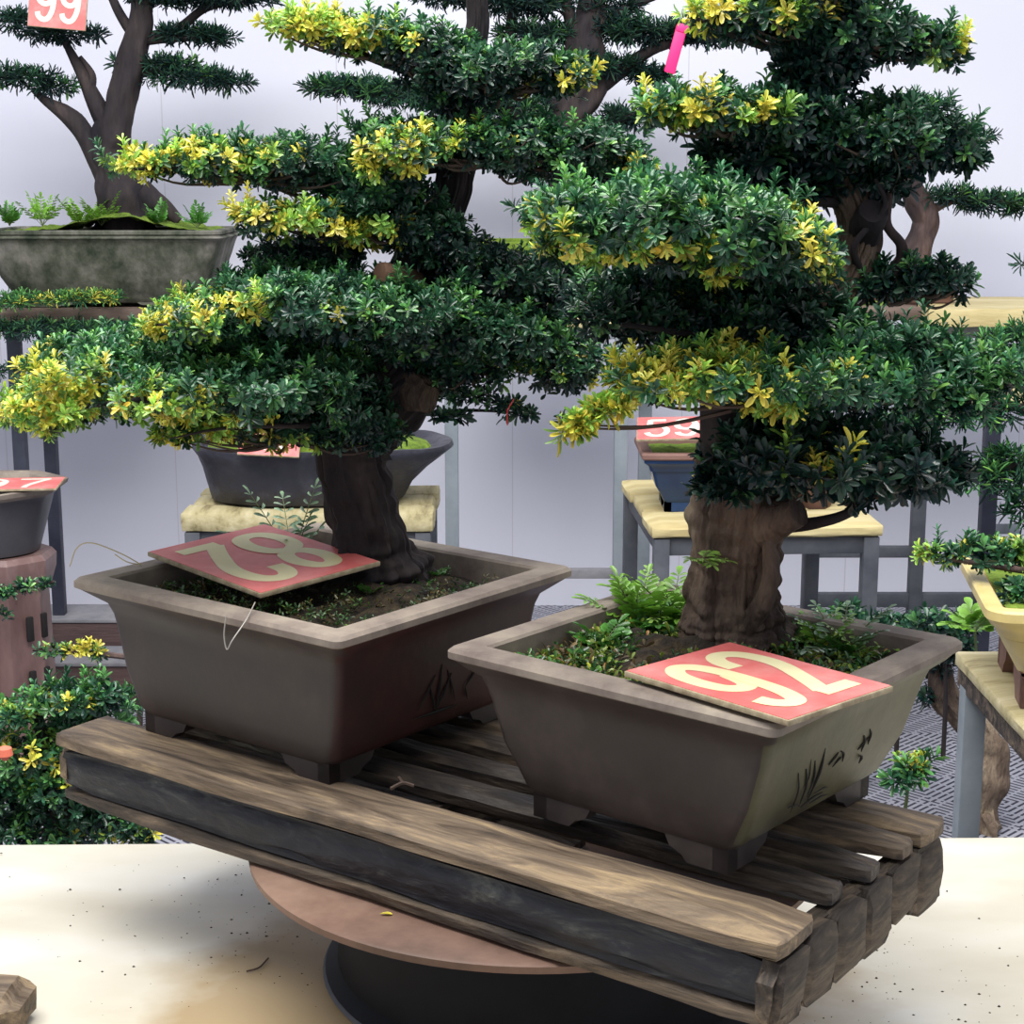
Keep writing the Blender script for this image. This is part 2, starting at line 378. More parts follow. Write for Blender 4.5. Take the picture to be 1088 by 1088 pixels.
mx.inputs['B'].default_value = (.58, .565, .62, 1); nt.links.new(mx.outputs['Result'], b.inputs['Base Color'])
box('wall_back', (9, .08, 3.6), (0, wallY+.04, 1.8), mw, bevel=0)['kind'] = 'structure'
# interlocking drainage mat floor with concentric diamond slots
mf = mat('floor_mat', (.3, .3, .33), .55, .4); nt = mf.node_tree; b = nt.nodes['Principled BSDF']
def mth(op, a, bb=None, m=mf):
    n = N(m, 'ShaderNodeMath', operation=op)
    for i, q in enumerate((a, bb)):
        if q is None: continue
        if isinstance(q, (int, float)): n.inputs[i].default_value = q
        else: m.node_tree.links.new(q, n.inputs[i])
    return n.outputs[0]
tc = N(mf, 'ShaderNodeTexCoord'); sp = N(mf, 'ShaderNodeSeparateXYZ'); nt.links.new(tc.outputs['Object'], sp.inputs[0])
T = .36
fx = mth('ABSOLUTE', mth('SUBTRACT', mth('FRACT', mth('MULTIPLY', sp.outputs['X'], 1/T)), .5))
fy = mth('ABSOLUTE', mth('SUBTRACT', mth('FRACT', mth('MULTIPLY', sp.outputs['Y'], 1/T)), .5))
sm = mth('ADD', fx, fy)
st = mth('GREATER_THAN', mth('FRACT', mth('MULTIPLY', sm, 14)), .6)
df = mth('SUBTRACT', fx, fy)
dash = mth('LESS_THAN', mth('FRACT', mth('MULTIPLY', df, 5)), .86)
slot = mth('MULTIPLY', st, dash)
mx = N(mf, 'ShaderNodeMix', data_type='RGBA'); nt.links.new(slot, mx.inputs['Factor'])
mx.inputs['A'].default_value = (.34, .34, .39, 1); mx.inputs['B'].default_value = (.03, .03, .045, 1)
nt.links.new(mx.outputs['Result'], b.inputs['Base Color'])
bp = N(mf, 'ShaderNodeBump'); bp.invert = True; bp.inputs['Strength'].default_value = .6; bp.inputs['Distance'].default_value = .01
nt.links.new(slot, bp.inputs['Height']); nt.links.new(bp.outputs[0], b.inputs['Normal'])
box('floor', (9, 8, .1), (0, 2.2, -.05), mf, bevel=0)['kind'] = 'structure'
# ------------------------------------------------------------------ work table
tz = .65
mt_ = mat('tabletop', (.7, .6, .4), .32, .5); nt = mt_.node_tree; b = nt.nodes['Principled BSDF']
tc = N(mt_, 'ShaderNodeTexCoord'); mp = N(mt_, 'ShaderNodeMapping'); mp.inputs['Scale'].default_value = (1, 2.2, 1)
mp.inputs['Rotation'].default_value = (0, 0, .5); nt.links.new(tc.outputs['Object'], mp.inputs[0])
n1 = N(mt_, 'ShaderNodeTexNoise'); n1.inputs['Scale'].default_value = 3; n1.inputs['Detail'].default_value = 7; nt.links.new(mp.outputs[0], n1.inputs['Vector'])
r1 = N(mt_, 'ShaderNodeValToRGB'); cr = r1.color_ramp; cr.elements[0].position = .3; cr.elements[0].color = (.54, .49, .38, 1)
cr.elements[1].position = .7; cr.elements[1].color = (.7, .68, .63, 1); e = cr.elements.new(.5); e.color = (.64, .6, .5, 1)
nt.links.new(n1.outputs['Fac'], r1.inputs[0])
# damp brown patch around the turntable foot
sp = N(mt_, 'ShaderNodeSeparateXYZ'); nt.links.new(tc.outputs['Object'], sp.inputs[0])
n2 = N(mt_, 'ShaderNodeTexNoise'); n2.inputs['Scale'].default_value = 5; n2.inputs['Detail'].default_value = 5; nt.links.new(tc.outputs['Object'], n2.inputs['Vector'])
def mm(op, a, bb=None): return mth(op, a, bb, mt_)
dx = mm('MULTIPLY', mm('SUBTRACT', sp.outputs['X'], -.03), .85); dy = mm('MULTIPLY', mm('SUBTRACT', sp.outputs['Y'], .03), 1.0)
rr = mm('SQRT', mm('ADD', mm('MULTIPLY', dx, dx), mm('MULTIPLY', dy, dy)))
rr = mm('ADD', rr, mm('MULTIPLY', mm('SUBTRACT', n2.outputs['Fac'], .5), .28))
mr = N(mt_, 'ShaderNodeMapRange'); mr.inputs['From Min'].default_value = .31; mr.inputs['From Max'].default_value = .38
mr.inputs['To Min'].default_value = .85; mr.inputs['To Max'].default_value = 0; nt.links.new(rr, mr.inputs[0])
mx = N(mt_, 'ShaderNodeMix', data_type='RGBA'); nt.links.new(mr.outputs[0], mx.inputs['Factor']); nt.links.new(r1.outputs[0], mx.inputs['A'])
mx.inputs['B'].default_value = (.36, .25, .12, 1); nt.links.new(mx.outputs['Result'], b.inputs['Base Color'])
mr2 = N(mt_, 'ShaderNodeMapRange'); mr2.inputs['From Min'].default_value = .35; mr2.inputs['From Max'].default_value = .65
mr2.inputs['To Min'].default_value = .3; mr2.inputs['To Max'].default_value = .6; nt.links.new(n1.outputs['Fac'], mr2.inputs[0])
nt.links.new(mr2.outputs[0], b.inputs['Roughness'])
bp = N(mt_, 'ShaderNodeBump'); bp.inputs['Strength'].default_value = .25; bp.inputs['Distance'].default_value = .01
nt.links.new(n1.outputs['Fac'], bp.inputs['Height']); nt.links.new(bp.outputs[0], b.inputs['Normal'])
tab = empty('work_table', (0, 1.7, 0), 'long cream wooden work table under the turntable and the pallet', 'table')
bl = atz(0, 895, tz); br = atz(1088, 887, tz); ang = math.atan2(br.y-bl.y, br.x-bl.x); mid = (bl+br)/2
dpt = 1.1
tt = plank('tabletop', (2.9, dpt, .03), Vector((mid.x, mid.y, tz-.015))+Vector((math.sin(ang), -math.cos(ang), 0))*dpt/2, mt_, tab, rz=ang, rough=.0, bevel=.003)
for sx in (-1.3, 1.3):
    for yy in (1.42, 2.15): box('leg', (.06, .06, .62), (sx, yy, .31), M['wood_grey'], tab)
tcx, tcy = tt.matrix_basis.translation.x, tt.matrix_basis.translation.y
# ------------------------------------------------------------------ turntable
DC = Vector((.027, 1.909)); dz = .82
tn = empty('turntable', (.0, 1.9, tz), 'rusty round turntable plate on a black drum foot under the pallet', 'turntable')
def lathe(name, prof, c, m, parent, seg=72, ry=1):
    v = []; f = []; n = len(prof)
    for r, z in prof:
        for k in range(seg):
            a = 2*PI*k/seg; v.append((c[0]+r*math.cos(a), c[1]+r*ry*math.sin(a), z))
    for i in range(n-1):
        for k in range(seg):
            k2 = (k+1) % seg; f.append((i*seg+k, i*seg+k2, (i+1)*seg+k2, (i+1)*seg+k))
    f.append(tuple(range(seg-1, -1, -1))); f.append(tuple((n-1)*seg+k for k in range(seg)))
    return mesh(name, v, f, m, parent, True, .6)
lathe('plate', [(.329, dz-.012), (.338, dz-.010), (.339, dz-.002), (.336, dz)], DC, M['rust'], tn, 96)
FC = (.05, 1.925)
lathe('drum', [(.274, tz), (.277, tz+.008), (.262, tz+.02), (.258, tz+.13), (.25, tz+.15), (.12, tz+.155), (.12, dz-.012)], FC, M['black_iron'], tn, 72)
lathe('foot_ring', [(.277, tz+.0), (.28, tz+.003), (.277, tz+.006), (.274, tz+.007)], FC, M['steel_mid'], tn, 72)
# ------------------------------------------------------------------ pallet
FR = Vector((.240, 1.421)); pu = Vector((-.808, .589)).normalized(); pv = Vector((-pu.y, pu.x))*-1
if pv.y < 0: pv = -pv
PZ = .915; PL = 1.01; prz = math.atan2(-pu.y, -pu.x)
pal = empty('wooden_pallet', (-.05, 1.87, dz), 'weathered wooden pallet lying on the rusty turntable plate', 'pallet')
def ppos(a, bq, z): q = FR+pu*a+pv*bq; return Vector((q.x, q.y, z))
pt = .024
for i, (b0, b1, ex, mtn) in enumerate([(0, .092, 0, 'wood_top'), (.137, .18, -.016, 'wood_wet'), (.21, .25, -.008, 'wood_wet'), (.28, .326, -.004, 'wood_grey'), (.331, .398, .002, 'wood_top')]):
    plank('top_board', (PL+ex*2, b1-b0, pt), ppos(PL/2, (b0+b1)/2, PZ-pt/2-(.002 if i else 0)), M[mtn], pal, prz, .0035, i*5, endround=.002 if i else .001)
plank('bottom_board', (PL*.62, .15, .018), ppos(PL*.69, .2, dz+.0095), M['wood_grey'], pal, prz, .003, 61)
for a0 in (.022, PL/2, PL-.03):
    plank('bearer', (.36, .03, .048), ppos(a0, .2, PZ-pt-.0265), M['wood_grey'], pal, prz+PI/2, .006, a0*9, .006)
plank('side_board', (PL-.012, .02, .05), ppos(PL/2, .018, PZ-pt-.0265), M['wood_dark'], pal, prz, .004, 31)
for i, (b0, b1) in enumerate([(.004, .07), (.31, .385)]):
    plank('bottom_board', (PL-.004, b1-b0, .018), ppos(PL/2, (b0+b1)/2, dz+.0095), M['wood_grey'], pal, prz, .004, 50+i)
for a0, b0 in ((.012, .035), (.012, .1), (.012, .165), (.012, .23), (.012, .3), (.012, .36)):
    plank('end_block', (.073, .026, .06+.016*((b0*47) % 1)), ppos(a0, b0, PZ-pt-.031-.008*((b0*47) % 1)), M['wood_grey'], pal, prz+PI/2, .005, b0*50, .004, cuts=6)
plank('end_block', (.05, .02, .05), ppos(PL-.008, .036, PZ-pt-.0265), M['wood_top'], pal, prz+PI/2, .003, 3, .004, cuts=6)
# ------------------------------------------------------------------ pots
def rring(hw, hd, r, z, nc=5):
    r = min(r, hw*.99, hd*.99); out = []
    for cx, cy, a0 in ((hw-r, hd-r, 0), (-hw+r, hd-r, 90), (-hw+r, -hd+r, 180), (hw-r, -hd+r, 270)):
        for k in range(nc+1):
            a = math.radians(a0+90*k/nc); out.append(Vector((cx+r*math.cos(a), cy+r*math.sin(a), z)))
    return out
def loft(rings, mtx, capb=True, capt=False):
    v = []; f = []; n = len(rings[0])
    for r in rings: v += [mtx @ p for p in r]
    for i in range(len(rings)-1):
        for k in range(n):
            k2 = (k+1) % n; f.append((i*n+k, i*n+k2, (i+1)*n+k2, (i+1)*n+k))
    if capb: f.append(tuple(range(n-1, -1, -1)))
    if capt: f.append(tuple((len(rings)-1)*n+k for k in range(n)))
    return v, f
def rect_pot(name, label, c, rz, w, d, h, mats, lip=.018, inset=.033, taper=.02, foot_h=.018, rimw=.035, corner=.02, foot_len=.078, group=None, xt=0):
    """c = centre on the ground; walls flare under a flat lip and curve in above four cloud feet"""
    root = empty(name, c, label, 'pot', group, rz=rz)
    mtx = Matrix.Translation(c) @ Matrix.Rotation(rz, 4, 'Z')
    H = h; hw, hd = w/2, d/2; zb = foot_h
    def R(ins, z, cr): return rring(hw-ins-xt*max(0, (ins-inset)/(taper+.022))*(z < H-.065), hd-ins, cr, z)
    i0 = inset
    body = [R(i0+taper+.011, zb, corner*.6), R(i0+taper+.005, zb+.004, corner), R(i0+taper+.0005, zb+.013, corner*1.1), R(i0+taper*.8, zb+.03, corner*1.2),
            R(i0+taper*.45, zb+.35*(H-zb), corner), R(i0+taper*.12, zb+.65*(H-zb), corner), R(i0-.001, H-lip-.028, corner),
            R(i0-.006, H-lip-.014, corner), R(i0-.018, H-lip-.004, corner*.8), R(.006, H-lip*.8, corner*.6)]
    v, f = loft(body, mtx); o = mesh('body', v, f, M[mats[0]], root, True, .7)
    if len(mats) > 2:
        o.data.materials.append(M[mats[2]])
        nrm = mtx.to_3x3() @ Vector((1, 0, 0))
        for p in o.data.polygons:
            if p.normal.dot(nrm) > .6: p.material_index = 1
    rim = [R(.006, H-lip*.8, corner*.6), R(0, H-lip*.62, corner*.8), R(0, H-.004, corner*.8), R(.004, H, corner*.8), R(rimw-.003, H, corner*.25), R(rimw, H-.003, corner*.25),
           R(rimw+.006, H-.06, corner*.9), R(rimw+.006, H-.062, corner*.9)]
    v, f = loft(rim, mtx, False, False); mesh('rim', v, f, M[mats[1]], root, True, .6)
    fl = foot_len; fi = i0+taper+.0065; fx = fi+xt*(taper+.0065)/(taper+.022)
    prof = [(0, 0), (fl*.62, 0), (fl*.72, foot_h*.35), (fl*.9, foot_h*.6), (fl, foot_h+.006), (0, foot_h+.006)]
    for sx, sy in ((1, 1), (1, -1), (-1, 1), (-1, -1)):
        bm = bmesh.new()
        for axis in (0, 1):
            pts = []
            for t_ in (0, .018):
                row = []
                for s_, z_ in prof:
                    if axis == 0: p = Vector((sx*(hw-fx-s_), sy*(hd-fi-t_), z_))
                    else: p = Vector((sx*(hw-fx-t_), sy*(hd-fi-s_), z_))
                    row.append(bm.verts.new(mtx @ p))
                pts.append(row)
            n = len(prof)
            bm.faces.new(pts[0]); bm.faces.new(pts[1][::-1])
            for k in range(n): bm.faces.new([pts[0][k], pts[0][(k+1) % n], pts[1][(k+1) % n], pts[1][k]])
        from_bm('foot', bm, M[mats[0]], root, False)
    return root, mtx
def soil_patch(name, label, mtx, hw, hd, z, amp=.012, m='soil', lift=None, kind='stuff'):
    nx = ny = 44; v = []; f = []
    for j in range(ny+1):
        for i in range(nx+1):
            x = -hw+2*hw*i/nx; y = -hd+2*hd*j/ny
            q = noise.fractal(Vector((x*22, y*22, z*3)), 1, 2, 5)
            e = min(1, (1-abs(2*i/nx-1))*6, (1-abs(2*j/ny-1))*6)
            v.append(mtx @ Vector((x, y, z+amp*q*(.3+.7*e)+(lift(x, y) if lift else 0))))
    for j in range(ny):
        for i in range(nx): a = j*(nx+1)+i; f.append((a, a+1, a+nx+2, a+nx+1))
    o = mesh(name, v, f, M[m], None, True)
    return tag(o, label, 'soil', None, kind)
LPC = Vector((-.231, 2.047, PZ)); LRZ = math.radians(-38)
lp, LM_ = rect_pot('bonsai_pot', 'brown unglazed rectangular bonsai pot at the left end of the pallet', LPC, LRZ, .452, .43, .195, ('clay', 'clay_rim', 'clay_red'), taper=.012, foot_h=.02, corner=.014, xt=.03)
RPC = Vector((.2105, 1.762, PZ)); RRZ = math.radians(-40)
rp_, RM_ = rect_pot('bonsai_pot', 'brown and olive rectangular bonsai pot with scratched drawing at the pallet right end', RPC, RRZ, .412, .392, .185, ('clay', 'clay_rim', 'clay_green'), taper=.016, foot_h=.022, corner=.014, inset=.03, xt=.05)
soil_patch('potting_soil', 'dark mossy potting soil in the left pallet pot', LM_, .188, .177, .163, lift=lambda x, y: .014*math.exp(-((x-.02)**2+(y-.05)**2)/.008))
soil_patch('potting_soil', 'brown crumbly potting soil in the right pallet pot', RM_, .176, .164, .152, lift=lambda x, y: .02*math.exp(-((x+.07)**2+(y-.02)**2)/.006))
# scratched drawing on the right faces of both pots (shallow strokes)
def strokes(name, mtx, xface, lst, parent, zoff, slope, r=.0012):
    def hwz(z): return xface-np.interp(z, [.014+.013, .014+.03, .014+.35*(zoff-.014), .014+.65*(zoff-.014), zoff-.046], [slope*1.0, slope*.8, slope*.45, slope*.12, 0])
    L = []
    for s in lst:
        L.append([tuple(mtx @ Vector((hwz(z)+.0006, y, z)))+(r*w,) for (y, z, w) in s])
    return tubes(name, L, M['carve'], parent, seg=5, n=5)
hw = .412/2
st = []
for (y0, z0, y1, z1, w) in [(-.07, .10, -.055, .055, 1), (-.065, .11, -.058, .06, .6), (-.055, .105, -.045, .06, 1), (-.04, .115, -.04, .055, 1.4), (-.082, .06, -.05, .05, .9), (-.05, .05, -.01, .055, 1), (-.03, .06, 0, .058, .8),
                            (-.02, .09, -.005, .1, 1.2), (-.01, .085, .005, .092, 1), (.0, .1, .01, .085, 1.2), (.045, .105, .05, .085, 1.6), (.055, .11, .062, .09, 1.4), (.04, .09, .06, .1, 1), (.05, .08, .054, .07, 1.5), (-.085, .1, -.07, .05, .8), (-.03, .048, .01, .046, .8)]:
    st.append([(y0, z0, .5*w), ((y0+y1)/2+.003, (z0+z1)/2+.002, w), (y1, z1, .3*w)])
strokes('carved_drawing', RM_, hw-.03, st, rp_, .185, .016*(1+.05/.038))
st = []
for (y0, z0, y1, z1, w) in [(-.02, .09, .0, .05, 1.2), (.02, .095, .0, .05, 1.2), (.0, .11, .0, .05, 1.4), (-.01, .1, -.035, .06, 1), (.012, .1, .035, .055, 1), (-.04, .05, .04, .048, 1.5), (.05, .07, .07, .09, 1), (.05, .07, .06, .05, 1)]:
    st.append([(y0, z0, .4*w), ((y0+y1)/2, (z0+z1)/2, w), (y1, z1, .3*w)])
strokes('carved_drawing', LM_, .226-.033, st, lp, .195, .012*(1+.03/.034))
# ------------------------------------------------------------------ number plates
DIGITS = {
 '2': [([(.1, .72), (.14, .86), (.3, .95), (.55, .96), (.78, .88), (.86, .72), (.8, .56), (.6, .38), (.36, .2), (.16, .07)], .062, True), ([(.06, .06), (.95, .06)], .062, False)],
 '8': [([(.5, .53), (.26, .6), (.17, .75), (.28, .9), (.5, .95), (.72, .9), (.83, .75), (.74, .6), (.5, .53)], .058, True),
       ([(.5, .53), (.2, .44), (.1, .27), (.22, .1), (.5, .05), (.78, .1), (.9, .27), (.8, .44), (.5, .53)], .06, True)],
 '9': [([(.84, .66), (.7, .47), (.45, .42), (.2, .5), (.12, .68), (.2, .86), (.46, .95), (.72, .89), (.86, .72), (.88, .5), (.82, .26), (.64, .08), (.4, .05), (.2, .12), (.14, .22)], .062, True)],
 '5': [([(.86, .93), (.24, .93)], .06, False), ([(.25, .95), (.2, .52)], .058, False), ([(.18, .54), (.4, .61), (.68, .58), (.87, .42), (.86, .22), (.68, .07), (.42, .04), (.2, .1), (.1, .22)], .06, True)],
 '7': [([(.08, .93), (.93, .93)], .062, False), ([(.88, .93), (.6, .55), (.42, .25), (.36, .0)], .062, True)],
 '1': [([(.5, 1.0), (.5, .0)], .065, False), ([(.5, .96), (.2, .78)], .05, False)]}
def plate(label, corners, text, number='cream', th=.006, name='number_plate', size=1.0, border=.004):
    """corners: four world points: text bottom-left, bottom-right, top-right, top-left"""
    P = [Vector(p) for p in corners]; c = sum(P, Vector())/4
    ex = ((P[1]-P[0])+(P[2]-P[3]))/2; ey = ((P[3]-P[0])+(P[2]-P[1]))/2
    w, h = ex.length, ey.length
    a = ex.normalized(); b_ = ey.normalized(); s = (a+b_).normalized(); dd = (a-b_).normalized()
    a = (s+dd).normalized(); b_ = (s-dd).normalized(); n = a.cross(b_).normalized()
    R = Matrix((a, b_, n)).transposed()
    root = empty(name, c, label, 'number plate', 'red number plates with painted numbers')
    mt = Matrix.Translation(c) @ R.to_4x4()
    bm = bmesh.new(); box_bm(bm, (w, h, th), mt, .0012); from_bm('board', bm, M['board'], root)
    bm = bmesh.new(); box_bm(bm, (w-border, h-border, .0012), mt @ Matrix.Translation((0, 0, th/2)), 0); face = from_bm('painted_face', bm, M['red'], root, False)
    fw = w*.84*size/len(text); fh = h*.78*size
    for q, ch in enumerate(text):
        V = []; Fc = []
        for st_ in DIGITS[ch]:
            pts = spline(st_[0], 10) if st_[2] else [np.array(p, float) for p in st_[0]]
            xy = [((p[0]-.5)*fw*.86+(q-(len(text)-1)/2)*fw, (p[1]-.5)*fh) for p in pts]
            hwid = st_[1]*fh
            for i, (x, y) in enumerate(xy):
                x0, y0 = xy[max(i-1, 0)]; x1, y1 = xy[min(i+1, len(xy)-1)]
                dx, dy = x1-x0, y1-y0; l = math.hypot(dx, dy) or 1; nx, ny = -dy/l*hwid, dx/l*hwid
                zz = th/2+.0008+.0000016*len(V); V += [mt @ Vector((x+nx, y+ny, zz)), mt @ Vector((x-nx, y-ny, zz))]
                if i: k = len(V)-4; Fc.append((k, k+1, k+3, k+2))
        mesh('number', V, Fc, M[number], face)
    return root
zr = 1.1+.004
c92 = [at(950, 732, 1.0), 0, 0, 0]
h92 = 1.1075
plate('red plate with cream number 92 on the front corner of the right pot',
      [atz(838, 770, h92), atz(950, 731, h92), atz(775, 686, h92), atz(662, 715, h92)], '92')
plate('red plate with upside down cream number 82 on the left pot rim',
      [(-.3311, 2.2199, 1.1325), (-.4623, 2.0943, 1.1212), (-.2939, 1.9195, 1.1121), (-.1627, 2.0452, 1.1204)], '82')
# ------------------------------------------------------------------ main trees
def tree_root(name, loc, label, group=None): return empty(name, loc, label, 'bonsai', group)
def branch(root, px, m='bark', seg=8, rough=.12, name='branch', n=6):
    k_ = .62 if name == 'branch' and m == 'bark_dark' and px[0][2] < 2.3 else 1
    pts = [(*at(x, y, Y), r*k_*pxm(Y)) for (x, y, Y, r) in px]
    return tube(name, pts, M[m], root, seg=seg, rough=rough, n=n)
# left tree
lt_ = tree_root('bonsai_tree', at(398, 606, 2.12), 'dark trunked bonsai with spreading green and yellow pads in the left pallet pot')
tr = [(402, 625, 2.12, 58), (400, 606, 2.12, 52), (396, 585, 2.12, 43), (390, 555, 2.12, 38), (382, 520, 2.12, 37), (374, 485, 2.12, 38), (385, 450, 2.12, 38), (420, 415, 2.12, 38), (445, 380, 2.13, 34), (440, 335, 2.13, 28),
      (440, 290, 2.13, 25), (462, 245, 2.13, 20), (480, 205, 2.13, 19), (484, 160, 2.13, 20), (488, 115, 2.13, 17), (498, 70, 2.13, 13), (508, 20, 2.13, 11), (500, -40, 2.13, 9)]
tube('trunk', [(*at(x, y, Y), r*pxm(Y)) for x, y, Y, r in tr], M['bark_dark'], lt_, seg=90, rough=.14, ridges=.3, n=20, fscale=50)
for px in [[(430, 405, 2.1, 17), (448, 420, 2.08, 18), (456, 425, 2.07, 15)]]:
    branch(lt_, px, 'bark_light', 12, name='pruned_stub', rough=.3)
for px in [[(440, 300, 2.11, 14), (412, 292, 2.05, 13), (404, 291, 2.04, 12)]]:
    branch(lt_, px, 'cut_wood', 12, name='pruned_stub')
LB = [
 [(490, 95, 2.13, 9), (430, 75, 2.1, 7), (360, 50, 2.08, 5), (290, 28, 2.06, 2)],
 [(500, 80, 2.13, 8), (560, 70, 2.1, 6), (620, 80, 2.06, 3)],
 [(482, 175, 2.13, 10), (400, 185, 2.08, 7), (250, 178, 2.05, 5), (135, 180, 2.02, 2)],
 [(482, 165, 2.13, 9), (560, 160, 2.1, 7), (660, 170, 2.08, 3)],
 [(475, 215, 2.13, 9), (420, 240, 2.08, 7), (330, 250, 2.04, 4), (262, 225, 2.0, 2)],
 [(440, 330, 2.1, 12), (360, 330, 2.0, 8), (240, 345, 1.95, 5), (165, 345, 1.93, 2)],
 [(420, 400, 2.1, 13), (330, 410, 2.0, 10), (200, 420, 1.92, 7), (60, 435, 1.88, 3)],
 [(450, 390, 2.13, 12), (520, 380, 2.1, 8), (630, 385, 2.05, 4)],
 [(390, 450, 2.08, 9), (320, 452, 2.0, 5), (240, 455, 1.96, 3), (180, 466, 1.93, 1.2)],
 [(440, 300, 2.13, 10), (520, 310, 2.15, 7), (620, 310, 2.15, 3)],
 [(445, 440, 2.12, 5), (500, 436, 2.1, 3), (575, 440, 2.08, 1.5)],
 [(480, 130, 2.13, 9), (440, 128, 2.08, 6), (395, 160, 2.02, 3)]]
for px in LB: branch(lt_, px, 'bark_dark')
LPADS = [
 # blobs, yellow spots, bright, dark
 ([(330, 28, 48, 15), (390, 38, 55, 20), (450, 55, 50, 26), (500, 75, 45, 30, .02)], [(320, 25, 70, 22, .9), (385, 38, 40, 15, .5)], .4, 0),
 ([(500, 80, 60, 26), (555, 72, 50, 24), (600, 80, 34, 20), (480, 100, 30, 16)], [(620, 80, 22, 18, .4), (560, 90, 25, 12, .2)], .35, .1),
 ([(160, 172, 44, 14, -.03), (230, 170, 70, 19), (310, 172, 70, 24), (370, 185, 45, 24)], [(140, 172, 32, 20, .9), (200, 165, 60, 14, .6), (260, 165, 40, 12, .4)], .55, 0),
 ([(420, 165, 46, 26, -.06), (480, 155, 70, 24), (550, 155, 70, 28), (620, 165, 60, 30), (664, 178, 28, 18), (410, 145, 36, 20)], [(385, 175, 20, 26, .8), (415, 170, 30, 16, .8), (440, 150, 60, 14, .4), (668, 180, 25, 15, .25)], .45, 0),
 ([(280, 232, 36, 17, -.05), (340, 235, 55, 20, -.03), (410, 235, 60, 26), (450, 245, 45, 24), (400, 205, 60, 16)], [(265, 222, 22, 16, .95), (310, 232, 40, 16, .75), (375, 245, 45, 16, .7)], .4, 0),
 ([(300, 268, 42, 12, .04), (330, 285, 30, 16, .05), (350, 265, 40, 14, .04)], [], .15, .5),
 ([(235, 335, 70, 22, -.05, .14), (320, 320, 90, 34, -.02, .17), (420, 330, 80, 34, 0, .16), (190, 348, 40, 13, -.1), (300, 300, 60, 18)], [(165, 345, 24, 14, .95), (205, 335, 50, 22, .55), (262, 325, 25, 12, .6), (350, 330, 20, 12, .2)], .5, 0),
 ([(70, 425, 60, 26, -.1, .12), (110, 395, 75, 32, -.05, .17), (200, 405, 110, 34, -.02, .2), (300, 400, 100, 40, 0, .2), (60, 385, 32, 18), (30, 432, 26, 17, -.1), (160, 375, 60, 20, .05)], [(45, 432, 60, 30, .9), (70, 405, 60, 24, .6), (120, 425, 90, 20, .55), (200, 440, 60, 12, .6), (20, 455, 20, 12, .9), (100, 455, 12, 14, .8)], .6, 0),
 ([(470, 355, 70, 32, -.02), (540, 360, 70, 32), (600, 385, 50, 30), (500, 390, 50, 24), (430, 360, 40, 34, .02)], [(640, 405, 18, 16, .4), (560, 390, 40, 14, .15)], .42, .05),
 ([(220, 452, 50, 16, -.06), (300, 452, 60, 22, -.03), (370, 445, 50, 30, -.03), (182, 464, 20, 8, -.08), (400, 460, 30, 20, -.02)], [(178, 468, 22, 14, .9), (225, 460, 50, 12, .65), (300, 475, 50, 10, .7), (210, 478, 25, 8, .5)], .35, .1),
 ([(530, 300, 60, 28, .03), (590, 305, 55, 26, .04), (490, 270, 50, 24, .02), (560, 330, 60, 20, .04), (350, 425, 70, 26, .05)], [(640, 320, 20, 10, .2)], .2, .35),
]
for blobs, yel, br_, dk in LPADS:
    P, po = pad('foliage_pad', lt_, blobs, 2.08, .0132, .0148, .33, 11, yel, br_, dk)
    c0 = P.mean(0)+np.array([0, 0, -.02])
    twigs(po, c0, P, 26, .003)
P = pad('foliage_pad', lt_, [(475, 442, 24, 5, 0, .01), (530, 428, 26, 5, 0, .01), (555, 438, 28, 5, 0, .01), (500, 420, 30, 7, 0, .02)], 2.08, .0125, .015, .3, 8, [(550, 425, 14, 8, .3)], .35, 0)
# right tree
rt_ = tree_root('bonsai_tree', at(780, 668, 1.86), 'thick brown trunked bonsai with tiered green and yellow pads in the right pallet pot')
tr = [(782, 690, 1.86, 66), (781, 668, 1.86, 56), (780, 640, 1.86, 49), (782, 600, 1.86, 47), (784, 560, 1.86, 49), (790, 525, 1.86, 51), (790, 480, 1.87, 42), (800, 430, 1.88, 38), (830, 380, 1.88, 34), (868, 335, 1.88, 31), (900, 285, 1.88, 26), (914, 240, 1.88, 22),
      (898, 195, 1.88, 22), (875, 150, 1.88, 22), (868, 100, 1.87, 22), (872, 50, 1.86, 17), (868, 0, 1.86, 13), (860, -50, 1.86, 9)]
tube('trunk', [(*at(x, y, Y), r*pxm(Y)) for x, y, Y, r in tr], M['bark_light'], rt_, seg=140, rough=.1, ridges=.3, n=30, fscale=85)
branch(rt_, [(775, 500, 1.8, 30), (768, 440, 1.76, 24), (766, 404, 1.75, 24)], 'bark_dark', 16, name='pruned_stub')
branch(rt_, [(915, 255, 1.88, 18), (925, 232, 1.85, 17), (928, 224, 1.84, 15)], 'bark_dark', 14, name='pruned_stub')
branch(rt_, [(800, 560, 1.84, 30), (835, 548, 1.8, 20), (848, 543, 1.79, 17)], 'bark_light', 14, name='pruned_stub')
branch(rt_, [(772, 690, 1.84, 8), (812, 640, 1.80, 10), (820, 600, 1.8, 9), (815, 560, 1.81, 4)], 'bark_light', 10, name='dead_bark_strip', rough=.5)
